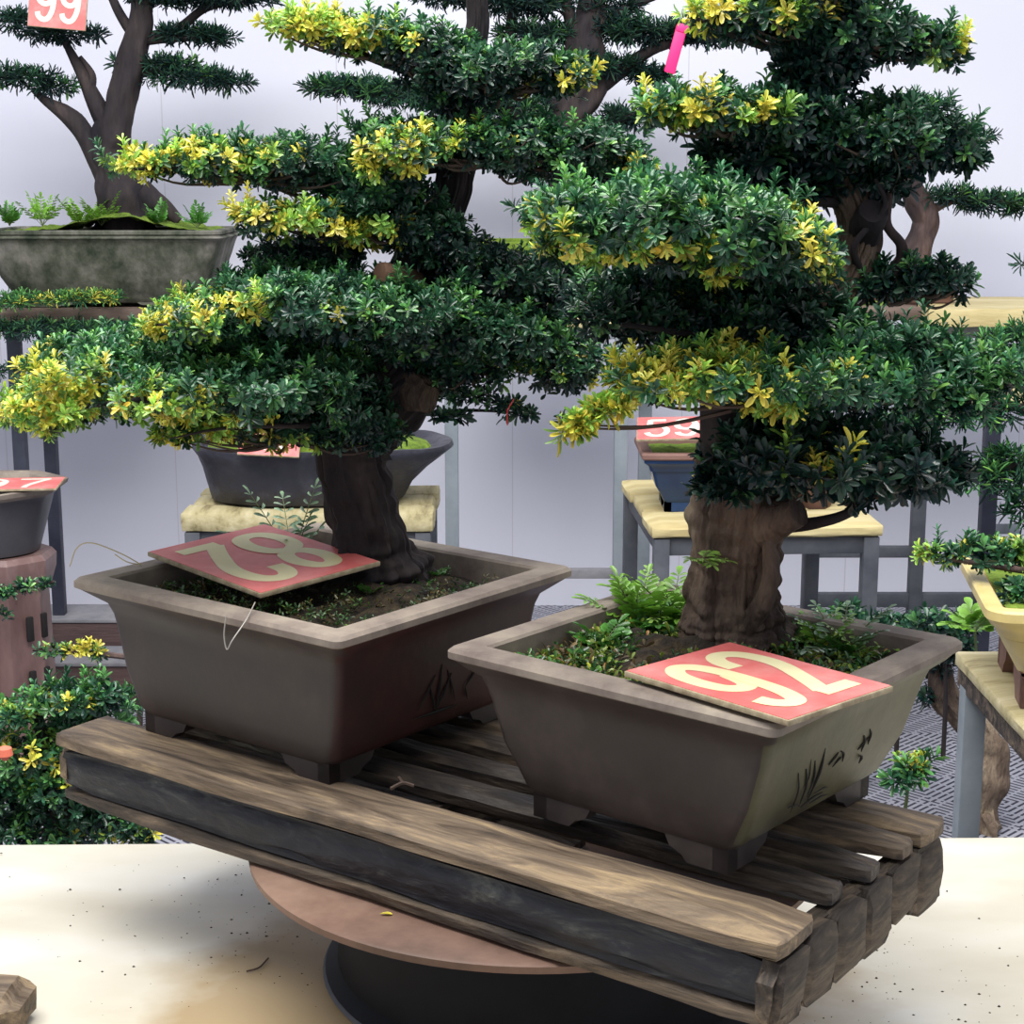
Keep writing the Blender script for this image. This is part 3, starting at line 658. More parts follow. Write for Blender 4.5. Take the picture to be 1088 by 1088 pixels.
RB = [
 [(820, 560, 1.84, 14), (870, 555, 1.8, 11), (910, 540, 1.78, 8), (960, 500, 1.76, 4)],
 [(870, 60, 1.86, 10), (800, 45, 1.84, 7), (740, 20, 1.82, 3)],
 [(872, 50, 1.86, 10), (950, 45, 1.84, 7), (1020, 50, 1.82, 3)],
 [(870, 130, 1.87, 11), (790, 130, 1.84, 8), (690, 115, 1.8, 3)],
 [(880, 160, 1.88, 10), (960, 160, 1.88, 7), (1040, 170, 1.86, 3)],
 [(905, 215, 1.88, 11), (850, 215, 1.84, 8), (770, 230, 1.78, 5)],
 [(880, 310, 1.88, 13), (790, 290, 1.75, 9), (680, 275, 1.68, 6), (590, 262, 1.64, 2)],
 [(840, 370, 1.88, 13), (780, 360, 1.8, 8), (660, 345, 1.76, 4)],
 [(810, 420, 1.85, 12), (760, 425, 1.72, 8), (690, 420, 1.68, 5), (610, 455, 1.64, 2.5)],
 [(810, 420, 1.85, 12), (900, 418, 1.78, 7), (1000, 425, 1.76, 4)],
 [(890, 300, 1.88, 8), (940, 300, 1.9, 6), (1030, 310, 1.9, 2)],
 [(915, 290, 1.86, 7), (908, 260, 1.84, 6), (940, 220, 1.84, 5), (930, 190, 1.84, 3)]]
for px in RB: branch(rt_, px, 'bark_dark')
branch(rt_, [(888, 330, 1.86, 10), (950, 290, 1.87, 9), (958, 262, 1.87, 6), (942, 238, 1.86, 5), (945, 205, 1.86, 4)], 'bark', 10)
RPADS = [
 ([(770, 18, 44, 18), (830, 20, 60, 24), (900, 32, 70, 30), (970, 46, 46, 24), (1005, 52, 24, 15), (860, -15, 80, 24)], [(745, 8, 30, 18, .7), (840, 8, 50, 12, .6), (780, 5, 40, 10, .5), (1018, 48, 10, 8, .7), (990, 62, 14, 7, .7)], .4, .1),
 ([(862, 90, 30, 26), (880, 65, 46, 22), (850, 110, 40, 20)], [], .15, .5),
 ([(700, 115, 30, 17, -.05), (760, 120, 60, 24, -.04), (830, 130, 55, 26, -.02)], [(680, 118, 26, 20, .5), (725, 122, 40, 18, .75), (795, 120, 36, 12, .75), (735, 92, 10, 8, .8)], .45, 0),
 ([(890, 145, 50, 26), (950, 150, 60, 28), (1010, 165, 36, 20), (1000, 140, 34, 16), (940, 118, 40, 14, .03), (1030, 170, 16, 10)], [(1010, 190, 12, 7, .8)], .3, .2),
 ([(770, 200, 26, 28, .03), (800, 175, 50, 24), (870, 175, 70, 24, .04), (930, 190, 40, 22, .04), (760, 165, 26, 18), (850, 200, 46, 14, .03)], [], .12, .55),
 ([(620, 250, 50, 26, -.16, .1), (690, 240, 80, 38, -.14, .14), (780, 250, 80, 42, -.1, .16), (850, 268, 44, 28, -.1, .1), (600, 225, 46, 20, -.14, .1), (720, 215, 80, 22, -.1, .12)], [(610, 265, 30, 18, .95), (580, 240, 26, 14, .4), (650, 275, 30, 12, .7), (720, 262, 40, 10, .6), (770, 290, 26, 16, .9), (874, 278, 14, 14, .9), (860, 240, 20, 10, .4)], .55, 0),
 ([(660, 335, 60, 26, -.02), (740, 335, 80, 34, -.02), (820, 340, 80, 36, -.02), (740, 300, 90, 26, .02), (640, 310, 40, 18, .02)], [(740, 320, 30, 10, .15)], .22, .3),
 ([(900, 375, 70, 28, -.04), (970, 375, 60, 24, -.04), (1040, 395, 50, 22, -.06), (880, 350, 60, 20)], [], .5, .05),
 ([(650, 430, 22, 8, -.2, .03), (618, 446, 20, 8, -.21, .02), (690, 405, 44, 18, -.18, .07), (760, 395, 70, 22, -.14, .12), (840, 400, 80, 24, -.12, .12), (930, 410, 60, 24, -.1), (1000, 420, 60, 18, -.08), (1060, 400, 34, 18, -.08), (830, 428, 44, 12, -.16)], [(612, 450, 24, 16, 1), (655, 425, 36, 16, .95), (700, 402, 50, 20, .8), (760, 385, 60, 18, .6), (820, 430, 28, 12, .8), (850, 400, 50, 14, .3)], .6, 0),
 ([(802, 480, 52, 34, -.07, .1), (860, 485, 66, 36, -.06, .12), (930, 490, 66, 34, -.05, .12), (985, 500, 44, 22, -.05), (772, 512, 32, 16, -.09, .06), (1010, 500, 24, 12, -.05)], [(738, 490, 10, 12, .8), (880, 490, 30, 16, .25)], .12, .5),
 ([(960, 295, 36, 20, .02), (1000, 295, 32, 17, .02), (1026, 305, 14, 9, .02), (930, 300, 24, 18, .02)], [], .3, .15),
]
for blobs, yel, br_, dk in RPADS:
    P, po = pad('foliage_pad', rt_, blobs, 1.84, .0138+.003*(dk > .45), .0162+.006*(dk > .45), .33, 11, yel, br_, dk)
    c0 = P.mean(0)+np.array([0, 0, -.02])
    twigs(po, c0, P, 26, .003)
# drooping pale shoot at the left of the right tree
P = pad('young_shoot', rt_, [(613, 455, 14, 7, 0, .012), (640, 435, 18, 7, 0, .012), (600, 460, 7, 6, 0, .01)], 1.63, .011, .02, .24, 9, [(620, 450, 60, 40, 1.0)], .5, 0, lab='pale yellow drooping shoot')
# ------------------------------------------------------------------ weeds
def fern(name, label, base, n, length, colr, lean=(0, 0), leafl=.02, group=None, leafw=.35, droop=.35, up=.9):
    root = empty(name, base, label, 'weed', group)
    lv = Leaves(); st = []
    for i in range(n):
        a = 2*PI*i/n+random.uniform(-.3, .3); e = random.uniform(.5, 1.2)*up
        d = Vector((math.cos(a)*math.cos(e)+lean[0], math.sin(a)*math.cos(e)+lean[1], math.sin(e))).normalized()
        l = length*random.uniform(.7, 1.1); pts = []
        for k in range(9):
            t = k/8; p = Vector(base)+d*l*t+Vector((0, 0, -droop*l*t*t*.6)); pts.append(p)
        st.append([(*p, .0011*(1-.07*j)) for j, p in enumerate(pts)][::2])
        for k in range(2, 9):
            dr = (pts[k]-pts[k-1]).normalized(); sd = dr.cross(Vector((0, 0, 1)))
            if sd.length < .1: sd = Vector((1, 0, 0))
            sd.normalize(); nn = sd.cross(dr).normalized()
            for s in (-1, 1):
                q = (sd*s*1.0+dr*.55+Vector((0, 0, random.uniform(-.1, .2)))).normalized()
                ll = leafl*random.uniform(.8, 1.2)*(1.15-abs(k/8-.45))
                lv.add(np.array(pts[k]), np.array(q), np.array(nn), ll, ll*leafw, np.array(colr)*random.uniform(.7, 1.3))
            if k == 8: lv.add(np.array(pts[k]), np.array(dr), np.array(nn), leafl, leafl*leafw, np.array(colr))
    tubes('stems', st, M['stem'], root, seg=4, n=2)
    lv.build('leaves', M['leaf'], root)
    return root
G1 = (.2, .42, .05); G2 = (.08, .25, .04); G3 = (.3, .5, .1); G4 = (.22, .36, .2)
zR = PZ+.152; zL = PZ+.163
def inpot(x, y, mtx, z, lim=.145):
    q = mtx.inverted() @ atz(x, y, z); q.x = max(-lim, min(lim, q.x)); q.y = max(-lim, min(lim, q.y)); return mtx @ q
fern('fern_weed', 'pale green fern weed rising beside the upside down red plate', inpot(222, 580, LM_, zL, .17), 7, .12, G4, leafl=.019, leafw=.28, up=1.15, droop=.2)
fern('leafy_weed', 'leafy green weed standing at the left corner of the right pot', inpot(585, 650, RM_, zR, .16), 7, .085, G1, leafl=.02, leafw=.34, lean=(-.25, .1), up=1.1)
for (x, y, n, l, c, lab, lf) in [
    (655, 655, 8, .085, G1, 'broad leaved bright weed in the right pot, left of its trunk', .027),
    (700, 640, 9, .1, G1, 'tall tangled green weed against the left of the thick trunk', .024),
    (728, 620, 7, .12, G3, 'fine pale fern rising behind the left of the thick trunk', .014),
    (640, 690, 7, .04, G2, 'low dark green weed behind the left corner of plate 92', .022),
    (695, 672, 9, .05, G2, 'bushy dark green weed behind the top corner of plate 92', .022),
    (790, 678, 5, .035, G1, 'small green weed at the front foot of the thick trunk', .026),
    (880, 668, 7, .04, G3, 'yellowish low weed in the right pot, right of the trunk', .018),
    (850, 685, 7, .035, G2, 'dark low weed between plate 92 and the thick trunk', .017),
    (915, 690, 7, .045, G2, 'dark green weed near the right inner edge of the right pot', .018),
    (925, 668, 6, .06, G1, 'green weed by the back rim of the right pot', .018),
    (948, 672, 6, .1, G4, 'slim pale weed leaning over the right corner of the right pot', .02),
    (990, 668, 4, .07, G3, 'thin weed sprout on the far right rim corner of the right pot', .014)]:
    fern('leafy_weed', lab, inpot(x, y, RM_, zR+.002), n, l, c, leafl=lf*(.95 if x < 740 else .75), leafw=.38)
fern('fern_weed', 'tiny fern growing from the bark of the thick trunk', at(745, 595, 1.79), 4, .03, G3, leafl=.012, lean=(.6, -.4), up=.3)
for (x, y, lab) in [(455, 585, 'small weed behind the left pot trunk near the back rim'), (500, 605, 'small weed in the right half of the left pot'), (180, 612, 'small weed at the left inner corner of the left pot'), (392, 635, 'small weed near the front of the left pot soil'), (440, 625, 'small dark weed right of the dark trunk base')]:
    fern('small_weed', lab, inpot(x, y, LM_, zL), 7, .028, G2, leafl=.01)
def litter(name, label, mtx, hw, hd, z, n, cols, L=.012, cat='ground cover'):
    lv = Leaves(); xy = RNG.uniform(-1, 1, (n, 2))
    dens = np.array([noise.noise(Vector((a*3+z*9, b_*3, 1))) for a, b_ in xy]); xy = xy[dens > -.12]; n = len(xy)
    P = np.array([mtx @ Vector((a*hw, b_*hd, z+random.uniform(0, .014))) for a, b_ in xy])
    D = RNG.normal(0, .5, (n, 3))+np.array([0, 0, 1]); ci = RNG.integers(0, len(cols), n)
    lv.rosettes(P, D, 5, L, .4, np.array(cols)[ci], (40, 95))
    return tag(lv.build(name, M['leaf']), label, cat, None, 'stuff')
litter('ground_cover', 'low moss and seedlings over the soil of the left pallet pot', LM_, .18, .17, .166, 900, [(.03, .08, .02), (.05, .14, .03), (.1, .09, .03)], .008)
litter('ground_cover', 'leafy litter and creeping weeds over the soil of the right pallet pot', RM_, .165, .155, .157, 1300, [(.05, .16, .03), (.2, .28, .04), (.16, .11, .05), (.03, .1, .03)], .013)
# dry straw bits and wires
def straws(name, label, lst, m, r, cat):
    L = [[(*p, r) for p in s] for s in lst]
    return tag(tubes(name, L, M[m], None, seg=5, n=6), label, cat)
straws('dry_straw', 'thin dry straw arching over the left corner of the left pot', [[at(150, 600, 2.0), at(128, 588, 2.0), at(98, 577, 2.0), at(82, 582, 2.0), at(74, 602, 2.0)], [at(150, 600, 2.0), at(135, 597, 1.98), at(122, 589, 1.98)]], 'straw', .0008, 'straw')
straws('tie_wire', 'thin wire loop hanging from the front corner of the upside down plate', [[at(271, 640, 1.86), at(262, 658, 1.82), at(247, 680, 1.8), at(241, 690, 1.8), at(238, 675, 1.8), at(240, 655, 1.8)]], 'wire', .0008, 'wire')
straws('dry_twig', 'small dry forked twig lying on the pallet between the pots', [[atz(415, 838, PZ+.004), atz(428, 832, PZ+.006), atz(440, 835, PZ+.004)], [atz(428, 832, PZ+.006), atz(424, 826, PZ+.006)]], 'twig', .002, 'twig')
# crumbs on the table
V = []; Fc = []
for i in range(330):
    k = random.random()
    if k < .45: x, y = random.gauss(280, 60), random.gauss(960, 45)
    elif k < .7: x, y = random.uniform(0, 340), random.uniform(900, 1080)
    else: x, y = random.uniform(840, 1088), random.gauss(1050, 40)
    if y < 902: continue
    p = atz(x, y, tz); r = random.choice([.0005, .0007, .0009, .0012, .002])
    o = len(V); V += [p+Vector((r*random.uniform(.6, 1.6), 0, 0)), p+Vector((0, r, 0)), p+Vector((-r, 0, 0)), p+Vector((0, -r, 0)), p+Vector((0, 0, r*random.uniform(.5, 1)))]
    Fc += [(o, o+1, o+4), (o+1, o+2, o+4), (o+2, o+3, o+4), (o+3, o, o+4)]
tag(mesh('soil_crumbs', V, Fc, M['soil']), 'dark soil crumbs scattered over the cream table', 'crumbs', None, 'stuff')
straws('fallen_twig', 'small curved dry twig on the table near the turntable foot', [[atz(262, 1032, tz+.003), atz(275, 1028, tz+.003), atz(285, 1018, tz+.003)]], 'twig', .0012, 'twig')
# yellow fallen leaf on the turntable plate
lv = Leaves(); p = atz(403, 971, dz+.002); lv.add(np.array(p), np.array((1, .1, .05)), np.array((0, 0, 1)), .014, .006, (.7, .6, .08))
tag(lv.build('fallen_leaf', M['leaf']), 'tiny yellow leaf fallen on the rusty turntable plate', 'leaf')
# wood block bottom left on the table
q = atz(-30, 1075, tz)
bk = plank('wood_block', (.2, .09, .05), atz(38, 1034, tz+.05)+Vector((-.1, -.03, -.0245)), M['wood_top'], None, math.radians(-4), .004, 77, .01, cuts=10)
tag(bk, 'rough end of a weathered wood block on the table at the lower left', 'wood block')
# ------------------------------------------------------------------ racks, shelves, benches
def post(root, x, y0, y1, Y, w=.036, m='steel', name='post', z0=None):
    a = at(x, y0, Y); b_ = at(x, y1, Y); za = z0 if z0 is not None else b_.z
    return box(name, (w, w, a.z-za), ((a.x), Y, (a.z+za)/2), M[m], root, bevel=.002)
def rail(root, x0, x1, y, Y, h=.03, m='steel', Y2=None):
    a = at(x0, y, Y); b_ = at(x1, y, Y if Y2 is None else Y2); d = b_-a
    R = d.to_track_quat('X', 'Z').to_matrix()
    return box('rail', (d.length, .03, h), (a+b_)/2, M[m], root, rot=R, bevel=.002)
def shelf(label, x0, x1, ytop, Y, th, dep, m, group=None, name='shelf_plank'):
    a = at(x0, ytop, Y); b_ = at(x1, ytop, Y)
    o = plank(name, (b_.x-a.x, dep, th), Vector(((a.x+b_.x)/2, Y+dep/2, a.z-th/2)), M[m], None, 0, .002, x0*.1, .003)
    return tag(o, label, 'plank', group)
SH = at(100, 327, 5.3).z
lr = empty('metal_rack', (at(60, 500, 5.3).x, 5.45, 0), 'dark metal rack under the upper plank at the left', 'rack')
for x, Y in ((14, 5.34), (47, 5.62), (-150, 5.34), (236, 5.62)):
    post(lr, x, 343, 600, Y, .04, 'steel_dark', z0=0)
rail(lr, -150, 170, 346, 5.34, .03, 'steel_dark'); rail(lr, -150, 236, 346, 5.62, .03, 'steel_dark')
shelf('long brown plank carrying the grey concrete pot at the upper left', -130, 172, 327, 5.3, .045, .4, 'plank_brown')
cr_ = empty('metal_rack', (at(570, 500, 5.3).x, 5.4, 0), 'grey metal rack behind the middle of the trees', 'rack')
for x, Y, m in ((479, 5.3, 'steel'), (661, 5.3, 'steel'), (687, 5.62, 'steel')):
    post(cr_, x, 352, 600, Y, .042, m, z0=0)
rail(cr_, 479, 661, 609, 5.3, .03, 'beam_grey'); rail(cr_, 470, 700, 354, 5.3, .035, 'steel'); rail(cr_, 505, 687, 354, 5.62)
shelf('yellowish plank under the green pot behind the middle of the trees', 465, 712, 336, 5.26, .04, .42, 'plank_yellow')
rr_ = empty('metal_rack', (at(990, 500, 5.3).x, 5.4, 0), 'grey metal rack behind the right tree', 'rack')
for x, Y, m in ((985, 5.3, 'steel_mid'), (1060, 4.75, 'steel_dark'), (1150, 5.3, 'steel_mid'), (868, 5.6, 'steel_mid')):
    post(rr_, x, 352, 600, Y, .042, m, z0=0)
rail(rr_, 868, 1150, 352, 5.3, .04, 'steel'); rail(rr_, 868, 985, 586, 5.3, .035, 'steel_mid'); rail(rr_, 868, 1060, 637, 5.3, .045, 'steel_mid')
rail(rr_, 1052, 1078, 562, 5.1, .03, 'steel', Y2=4.7)
shelf('shelf plank with dark front edge behind the right tree, left of the yellow one', 800, 983, 326, 5.28, .045, .36, 'plank_brown')
shelf('thick pale yellow plank on the upper right rack', 986, 1190, 327, 5.2, .062, .5, 'plank_yellow')
shelf('short yellow plank end behind the right tree at the frame edge', 1044, 1180, 424, 4.7, .035, .4, 'plank_yellow')
# low beams on the floor at the left
def beam(label, x0, x1, y, Y, h, dep, m, lid=None):
    a = at(x0, y, Y); b_ = at(x1, y, Y); r = empty('low_beam', ((a.x+b_.x)/2, Y+dep/2, 0), label, 'beam')
    box('face', (b_.x-a.x, dep, a.z-.012), ((a.x+b_.x)/2, Y+dep/2, (a.z-.012)/2), M[m], r, bevel=.004)
    box('top_slab', (b_.x-a.x, dep+.01, .012), ((a.x+b_.x)/2, Y+dep/2, a.z-.006), M['beam_grey'], r, bevel=.002)
beam('farther low grey topped beam on the floor at the left', -80, 330, 658, 5.55, .1, .2, 'beam_red')
beam('nearer low grey topped beam on the floor at the left', -60, 330, 704, 4.95, .1, .18, 'beam_red')
# bench with the dark oval pot
def bench(name, label, x0, x1, ytop, Y, dep, th, m, legm, legs=True, nb=3, legw=.04, rz=0):
    a = at(x0, ytop, Y); b_ = at(x1, ytop, Y); pre = set(o.name for o in bpy.data.objects)
    r = empty(name, ((a.x+b_.x)/2, Y+dep/2, 0), label, 'bench')
    w = dep/nb
    for i in range(nb):
        plank('top_board', (b_.x-a.x-.015*(i % 2), w-.006, th), Vector(((a.x+b_.x)/2, Y+w*(i+.5), a.z-th/2)), M[m], r, 0, .003, i*4+x0, .004)
    for lx in (a.x+.03, b_.x-.03):
        for ly in (Y+.03, Y+dep-.03):
            box('leg', (legw, legw, a.z-th), (lx, ly, (a.z-th)/2), M[legm], r, bevel=.002)
    for ly in (Y+.03, Y+dep-.03):
        box('apron', (b_.x-a.x-.06, .02, .045), ((a.x+b_.x)/2, ly, a.z-th-.0225), M[legm], r, bevel=.002)
    for lx in (a.x+.03, b_.x-.03):
        box('apron', (.02, dep-.06, .045), (lx, Y+dep/2, a.z-th-.0225), M[legm], r, bevel=.002)
    if rz:
        T_ = Matrix.Translation(a) @ Matrix.Rotation(rz, 4, 'Z') @ Matrix.Translation(-a)
        for o in bpy.data.objects:
            if o.name not in pre and o.parent == r: o.matrix_basis = T_ @ o.matrix_basis
    return r, a.z
_, bz = bench('low_bench', 'yellow plank bench under the dark oval pot', 190, 461, 545, 4.3, .42, .055, 'plank_yellow2', 'steel_mid')
_, sz = bench('low_bench', 'metal legged bench with yellow boards under the blue pot', 692, 944, 560, 4.2, .7, .035, 'plank_yellow', 'steel_mid', rz=math.radians(3))
# dark freeform pot
c = at(340, 537, 4.5); oz = bz
op = empty('oval_pot', (c.x, 4.5, oz), 'dark slate boat shaped pot with mossy top on the left bench', 'pot')
def boat(name, prof, m, cap=True):
    v = []; f = []; seg = 64
    for (sx, sy, z, off) in prof:
        for k in range(seg):
            a = 2*PI*k/seg; q = noise.noise(Vector((math.cos(a)*2, math.sin(a)*2, z*6)))
            ex = abs(math.cos(a))**.8*math.copysign(1, math.cos(a)); ey = abs(math.sin(a))**.8*math.copysign(1, math.sin(a))
            v.append((c.x+off+ex*sx*(1+.04*q), 4.5+ey*sy*(1+.06*q), oz+z+.008*q*(z > .02)))
    n = len(prof)
    for i in range(n-1):
        for k in range(seg):
            k2 = (k+1) % seg; f.append((i*seg+k, i*seg+k2, (i+1)*seg+k2, (i+1)*seg+k))
    f.append(tuple(range(seg-1, -1, -1))); f.append(tuple((n-1)*seg+k for k in range(seg)))
    return mesh(name, v, f, M[m], op, True, 1)
boat('body', [(.24, .13, .0, -.03), (.26, .15, .01, -.03), (.275, .16, .05, -.025), (.30, .175, .09, -.01), (.33, .19, .125, .005), (.35, .2, .145, .01), (.347, .198, .158, .01), (.325, .175, .156, .01), (.31, .165, .14, 0)], 'slate')
boat('moss_top', [(.3, .155, .138, 0), (.29, .15, .152, 0), (.2, .11, .17, 0)], 'moss')
plate('red plate with cream number leaning in the dark slate pot behind the foliage', [at(252, 482, 4.285), at(322, 488, 4.285), at(318, 436, 4.38), at(258, 428, 4.38)], '21', 'cream_pale')
# blue pot
c = at(765, 540, 4.45); bp_, BM_ = rect_pot('glazed_pot', 'dark blue glazed pot with reddish rim on the bench behind the right trunk', Vector((c.x, 4.48, sz)), 0, .44, .3, .165, ('blue_glaze', 'terracotta'), lip=.022, inset=.025, taper=.035, foot_h=.022, rimw=.03, corner=.01, foot_len=.15)
g = []
for k in range(26):
    a = random.uniform(0, 6.28); r = random.uniform(0, .022); p = Vector((c.x-.035+r*math.cos(a), 4.48-.15+.035, sz+.085+r*math.sin(a)))
    g.append([(*p, .003), (*(p+Vector((random.uniform(-.01, .01), 0, random.uniform(-.01, .01)))), .002)])
tubes('gold_ornament', g, M['gold'], bp_, seg=5, n=2)
soil_patch('potting_soil', 'mossy soil in the dark blue pot', BM_, .19, .12, .15, .008, 'moss')
plate('red plate with white number 59 on the blue pot', [at(672, 469, 4.33), at(750, 466, 4.33), at(752, 442, 4.5), at(681, 446, 4.5)], '59', 'cream_pale')
brp = empty('round_pot', at(862, 540, 4.3), 'small round terracotta pot on the bench beside the blue pot', 'pot')
q = at(862, 541, 4.42)
lathe('body', [(.03, sz), (.04, sz+.01), (.055, sz+.07), (.06, sz+.085), (.05, sz+.085), (.045, sz+.07)], (q.x, 4.4), M['terracotta'], brp, 32)
brp.location = (q.x, 4.4, sz)
# right bench with yellow pot
ybz = .707
a = atz(1010, 690, ybz); e = atz(1089, 812, ybz)
yb = empty('low_bench', (a.x+.5, 2.75, 0), 'steel legged yellow board bench at the right frame edge', 'bench')
nb = 4; L_ = a.y-2.36
for i in range(nb):
    plank('top_board', (L_, .17, .03), Vector((a.x+.003+.0875+i*.175, (a.y+2.36)/2, ybz-.015)), M['plank_yellow2'], yb, PI/2, .002, i*3, .003)
for lx in (a.x+.035, a.x+.65):
    for ly in (a.y-.045, 2.42): box('leg', (.042, .042, ybz-.06), (lx, ly, (ybz-.06)/2), M['steel'], yb, bevel=.003)
box('side_board', (.03, L_, .04), (a.x+.03, (a.y+2.36)/2, ybz-.05), M['wood_grey'], yb)
yp, YM = rect_pot('glazed_pot', 'yellow glazed rectangular pot on the right bench', Vector((at(1045, 660, 2.8).x+.2, 2.86, ybz)), math.radians(-8), .4, .42, .185, ('yellow_pot', 'yellow_pot'), lip=.03, inset=.03, taper=.035, foot_h=.05, rimw=.03, corner=.05, foot_len=.1)
for o in list(bpy.data.objects):
    if o.parent == yp and o.name.startswith('foot'): o.data.materials[0] = M['terracotta']
soil_patch('potting_soil', 'mossy soil in the yellow glazed pot', YM, .16, .17, .17, .01, 'moss')
# stoneware pillar and pot at left
cx = at(8, 700, 4.55).x
pl = empty('stoneware_pillar', (cx, 4.55, 0), 'brown glazed stoneware pillar with slots at the left edge', 'pillar')
pt_ = at(0, 585, 4.55).z
prof = [(.15, 0), (.155, .02), (.13, .05), (.125, .1), (.118, pt_-.12), (.128, pt_-.09), (.14, pt_-.05), (.142, pt_-.015), (.13, pt_), (.1, pt_)]
v = []; f = []; seg = 8*6
for r, z in prof:
    for k in range(seg):
        a_ = 2*PI*k/seg; rr2 = r/math.cos(((a_+PI/8) % (PI/4))-PI/8)*.97 if True else r
        v.append((cx+rr2*math.cos(a_), 4.55+rr2*math.sin(a_), z))
for i in range(len(prof)-1):
    for k in range(seg):
        k2 = (k+1) % seg; f.append((i*seg+k, i*seg+k2, (i+1)*seg+k2, (i+1)*seg+k))
f.append(tuple((len(prof)-1)*seg+k for k in range(seg)))
mesh('column', v, f, M['pillar_glaze'], pl, True, .5)
for (zc, hh) in ((pt_-.2, .05), (pt_-.36, .06)):
    for an in (-.75, -.35):
        p = Vector((cx+.128*math.cos(an), 4.55+.128*math.sin(an), zc)); R = Matrix.Rotation(an, 4, 'Z')
        bm = bmesh.new(); box_bm(bm, (.012, .02, hh*1.4), Matrix.Translation(p) @ R, .004); from_bm('slot', bm, M['dark_hole'], pl)
p = Vector((cx-.03, 4.55-.128, pt_-.33)); box('glazed_panel', (.075, .012, .36), p, M['pillar_red'], pl)
bm_ = empty('round_pot', (cx-.02, 4.55, pt_), 'dark grey octagonal rimmed pot on the stoneware pillar', 'pot')
v = []; f = []
prof = [(.11, .0), (.125, .005), (.15, .09), (.165, .15), (.175, .165), (.198, .178), (.202, .19), (.19, .192), (.165, .186), (.155, .17)]
for r, z in prof:
    for k in range(seg):
        a_ = 2*PI*k/seg; oct_ = 1/math.cos(((a_+PI/8) % (PI/4))-PI/8)*.97
        rr2 = r*(1+(oct_-1)*min(1, max(.3, (z-.1)/.08)))
        v.append((cx-.02+rr2*math.cos(a_), 4.55+rr2*math.sin(a_), pt_+z))
for i in range(len(prof)-1):
    for k in range(seg):
        k2 = (k+1) % seg; f.append((i*seg+k, i*seg+k2, (i+1)*seg+k2, (i+1)*seg+k))
f.append(tuple(range(seg-1, -1, -1))); f.append(tuple((len(prof)-1)*seg+k for k in range(seg)))
o = mesh('body', v, f, M['graphite'], bm_, True, .6); o.data.materials.append(M['clay_rim'])
for p in o.data.polygons:
    if p.center.z > pt_+.166: p.material_index = 1
hz = pt_+.19+.008
plate('red plate with cream number lying on the dark pot of the pillar', [atz(-42, 521, hz), atz(62, 521, hz), atz(66, 509, hz), atz(-36, 509, hz)], '97', 'cream_pale')
# ------------------------------------------------------------------ background bonsai
def bg_tree(label, base, trunk, branches, pads, Y, m='needle', L=.045, W=.12, sp=.033, k=10, barkm='bark_dark', name='pine_bonsai'):
    r = tree_root(name, at(*base), label)
    branch(r, trunk, barkm, 40, .22, 'trunk', 14)
    for b_ in branches: branch(r, b_, barkm, 8)
    for blobs, yel, br_, dk in pads:
        pad('foliage_pad', r, blobs, Y, sp, L, W, k, yel, br_, dk, m, spread=(15, 80))
    return r
Yb = 5.4
cp, CM = rect_pot('concrete_pot', 'mossy grey concrete pot on the upper left plank', Vector((at(120, 315, Yb).x, Yb+.05, SH)), 0, .745, .42, at(0, 243, Yb).z-SH, ('concrete_pot', 'concrete_pot'), lip=.02, inset=.012, taper=.07, foot_h=.012, rimw=.03, corner=.05, foot_len=.2)
hC = at(0, 243, Yb).z-SH
soil_patch('potting_soil', 'green mossy mound of soil in the grey concrete pot', CM, .33, .17, hC-.01, .02, 'moss', lift=lambda x, y: .05*math.exp(-((x-.05)**2)/.03))
Y = 5.45
bg_tree('dark pine bonsai holding plate 99 in the grey concrete pot', (130, 240, Y),
  [(135, 255, Y, 32), (132, 225, Y, 27), (122, 185, Y, 20), (118, 150, Y, 19), (128, 110, Y, 15), (142, 60, Y, 14), (150, 20, Y, 12), (152, -20, Y, 10)],
  [[(115, 190, Y, 14), (95, 150, Y, 11), (75, 125, Y, 10), (50, 108, Y, 5), (35, 95, Y, 3)],
   [(118, 140, Y, 12), (100, 105, Y, 9), (85, 75, Y, 6), (66, 38, Y, 3)], [(95, 100, Y, 5), (98, 80, Y, 4), (85, 60, Y, 2)],
   [(145, 45, Y, 6), (190, 30, Y, 5), (220, 8, Y, 4), (280, -4, Y, 2)], [(140, 35, Y, 6), (125, 10, Y, 5), (112, -20, Y, 4)],
   [(140, 80, Y, 5), (180, 75, Y, 3), (230, 85, Y, 2)], [(135, 45, Y, 5), (200, 40, Y, 4), (235, 42, Y, 2)], [(150, 205, Y, 14), (175, 222, Y, 10), (190, 235, Y, 6)]],
  [([(20, 82, 34, 8), (55, 92, 24, 7)], [], .25, .3), ([(10, 22, 26, 9), (60, 34, 34, 8), (100, 36, 14, 4)], [], .2, .4),
   ([(185, 68, 32, 6), (205, 82, 42, 7), (245, 88, 22, 4)], [], .25, .3), ([(200, 36, 36, 6), (230, 40, 20, 4)], [], .25, .3), ([(175, 3, 20, 5), (250, -3, 46, 5)], [], .2, .4),
   ([(130, 68, 10, 6), (200, -6, 60, 6)], [], .2, .3)], Y)
plate('red plate with white number 99 hung in the upper left pine', [at(29, 27, 5.3), at(92, 34, 5.3), at(94, -24, 5.32), at(33, -30, 5.32)], '99', 'cream_pale')
for x, y, lab, l in ((45, 240, 'leafy weed at the left of the grey concrete pot', .12), (85, 240, 'round leaved weed in the middle of the grey concrete pot', .1), (108, 240, 'weed beside the trunk in the grey concrete pot', .11), (170, 240, 'low weed at the right of the grey concrete pot', .07), (10, 240, 'low weed at the left end of the grey concrete pot', .06), (210, 242, 'trailing weed over the right end of the grey concrete pot', .07)):
    fern('leafy_weed', lab, at(x, y, 5.35), 9, l, G1 if l > .08 else G2, leafl=.022, leafw=.45, up=1.25, droop=.15)
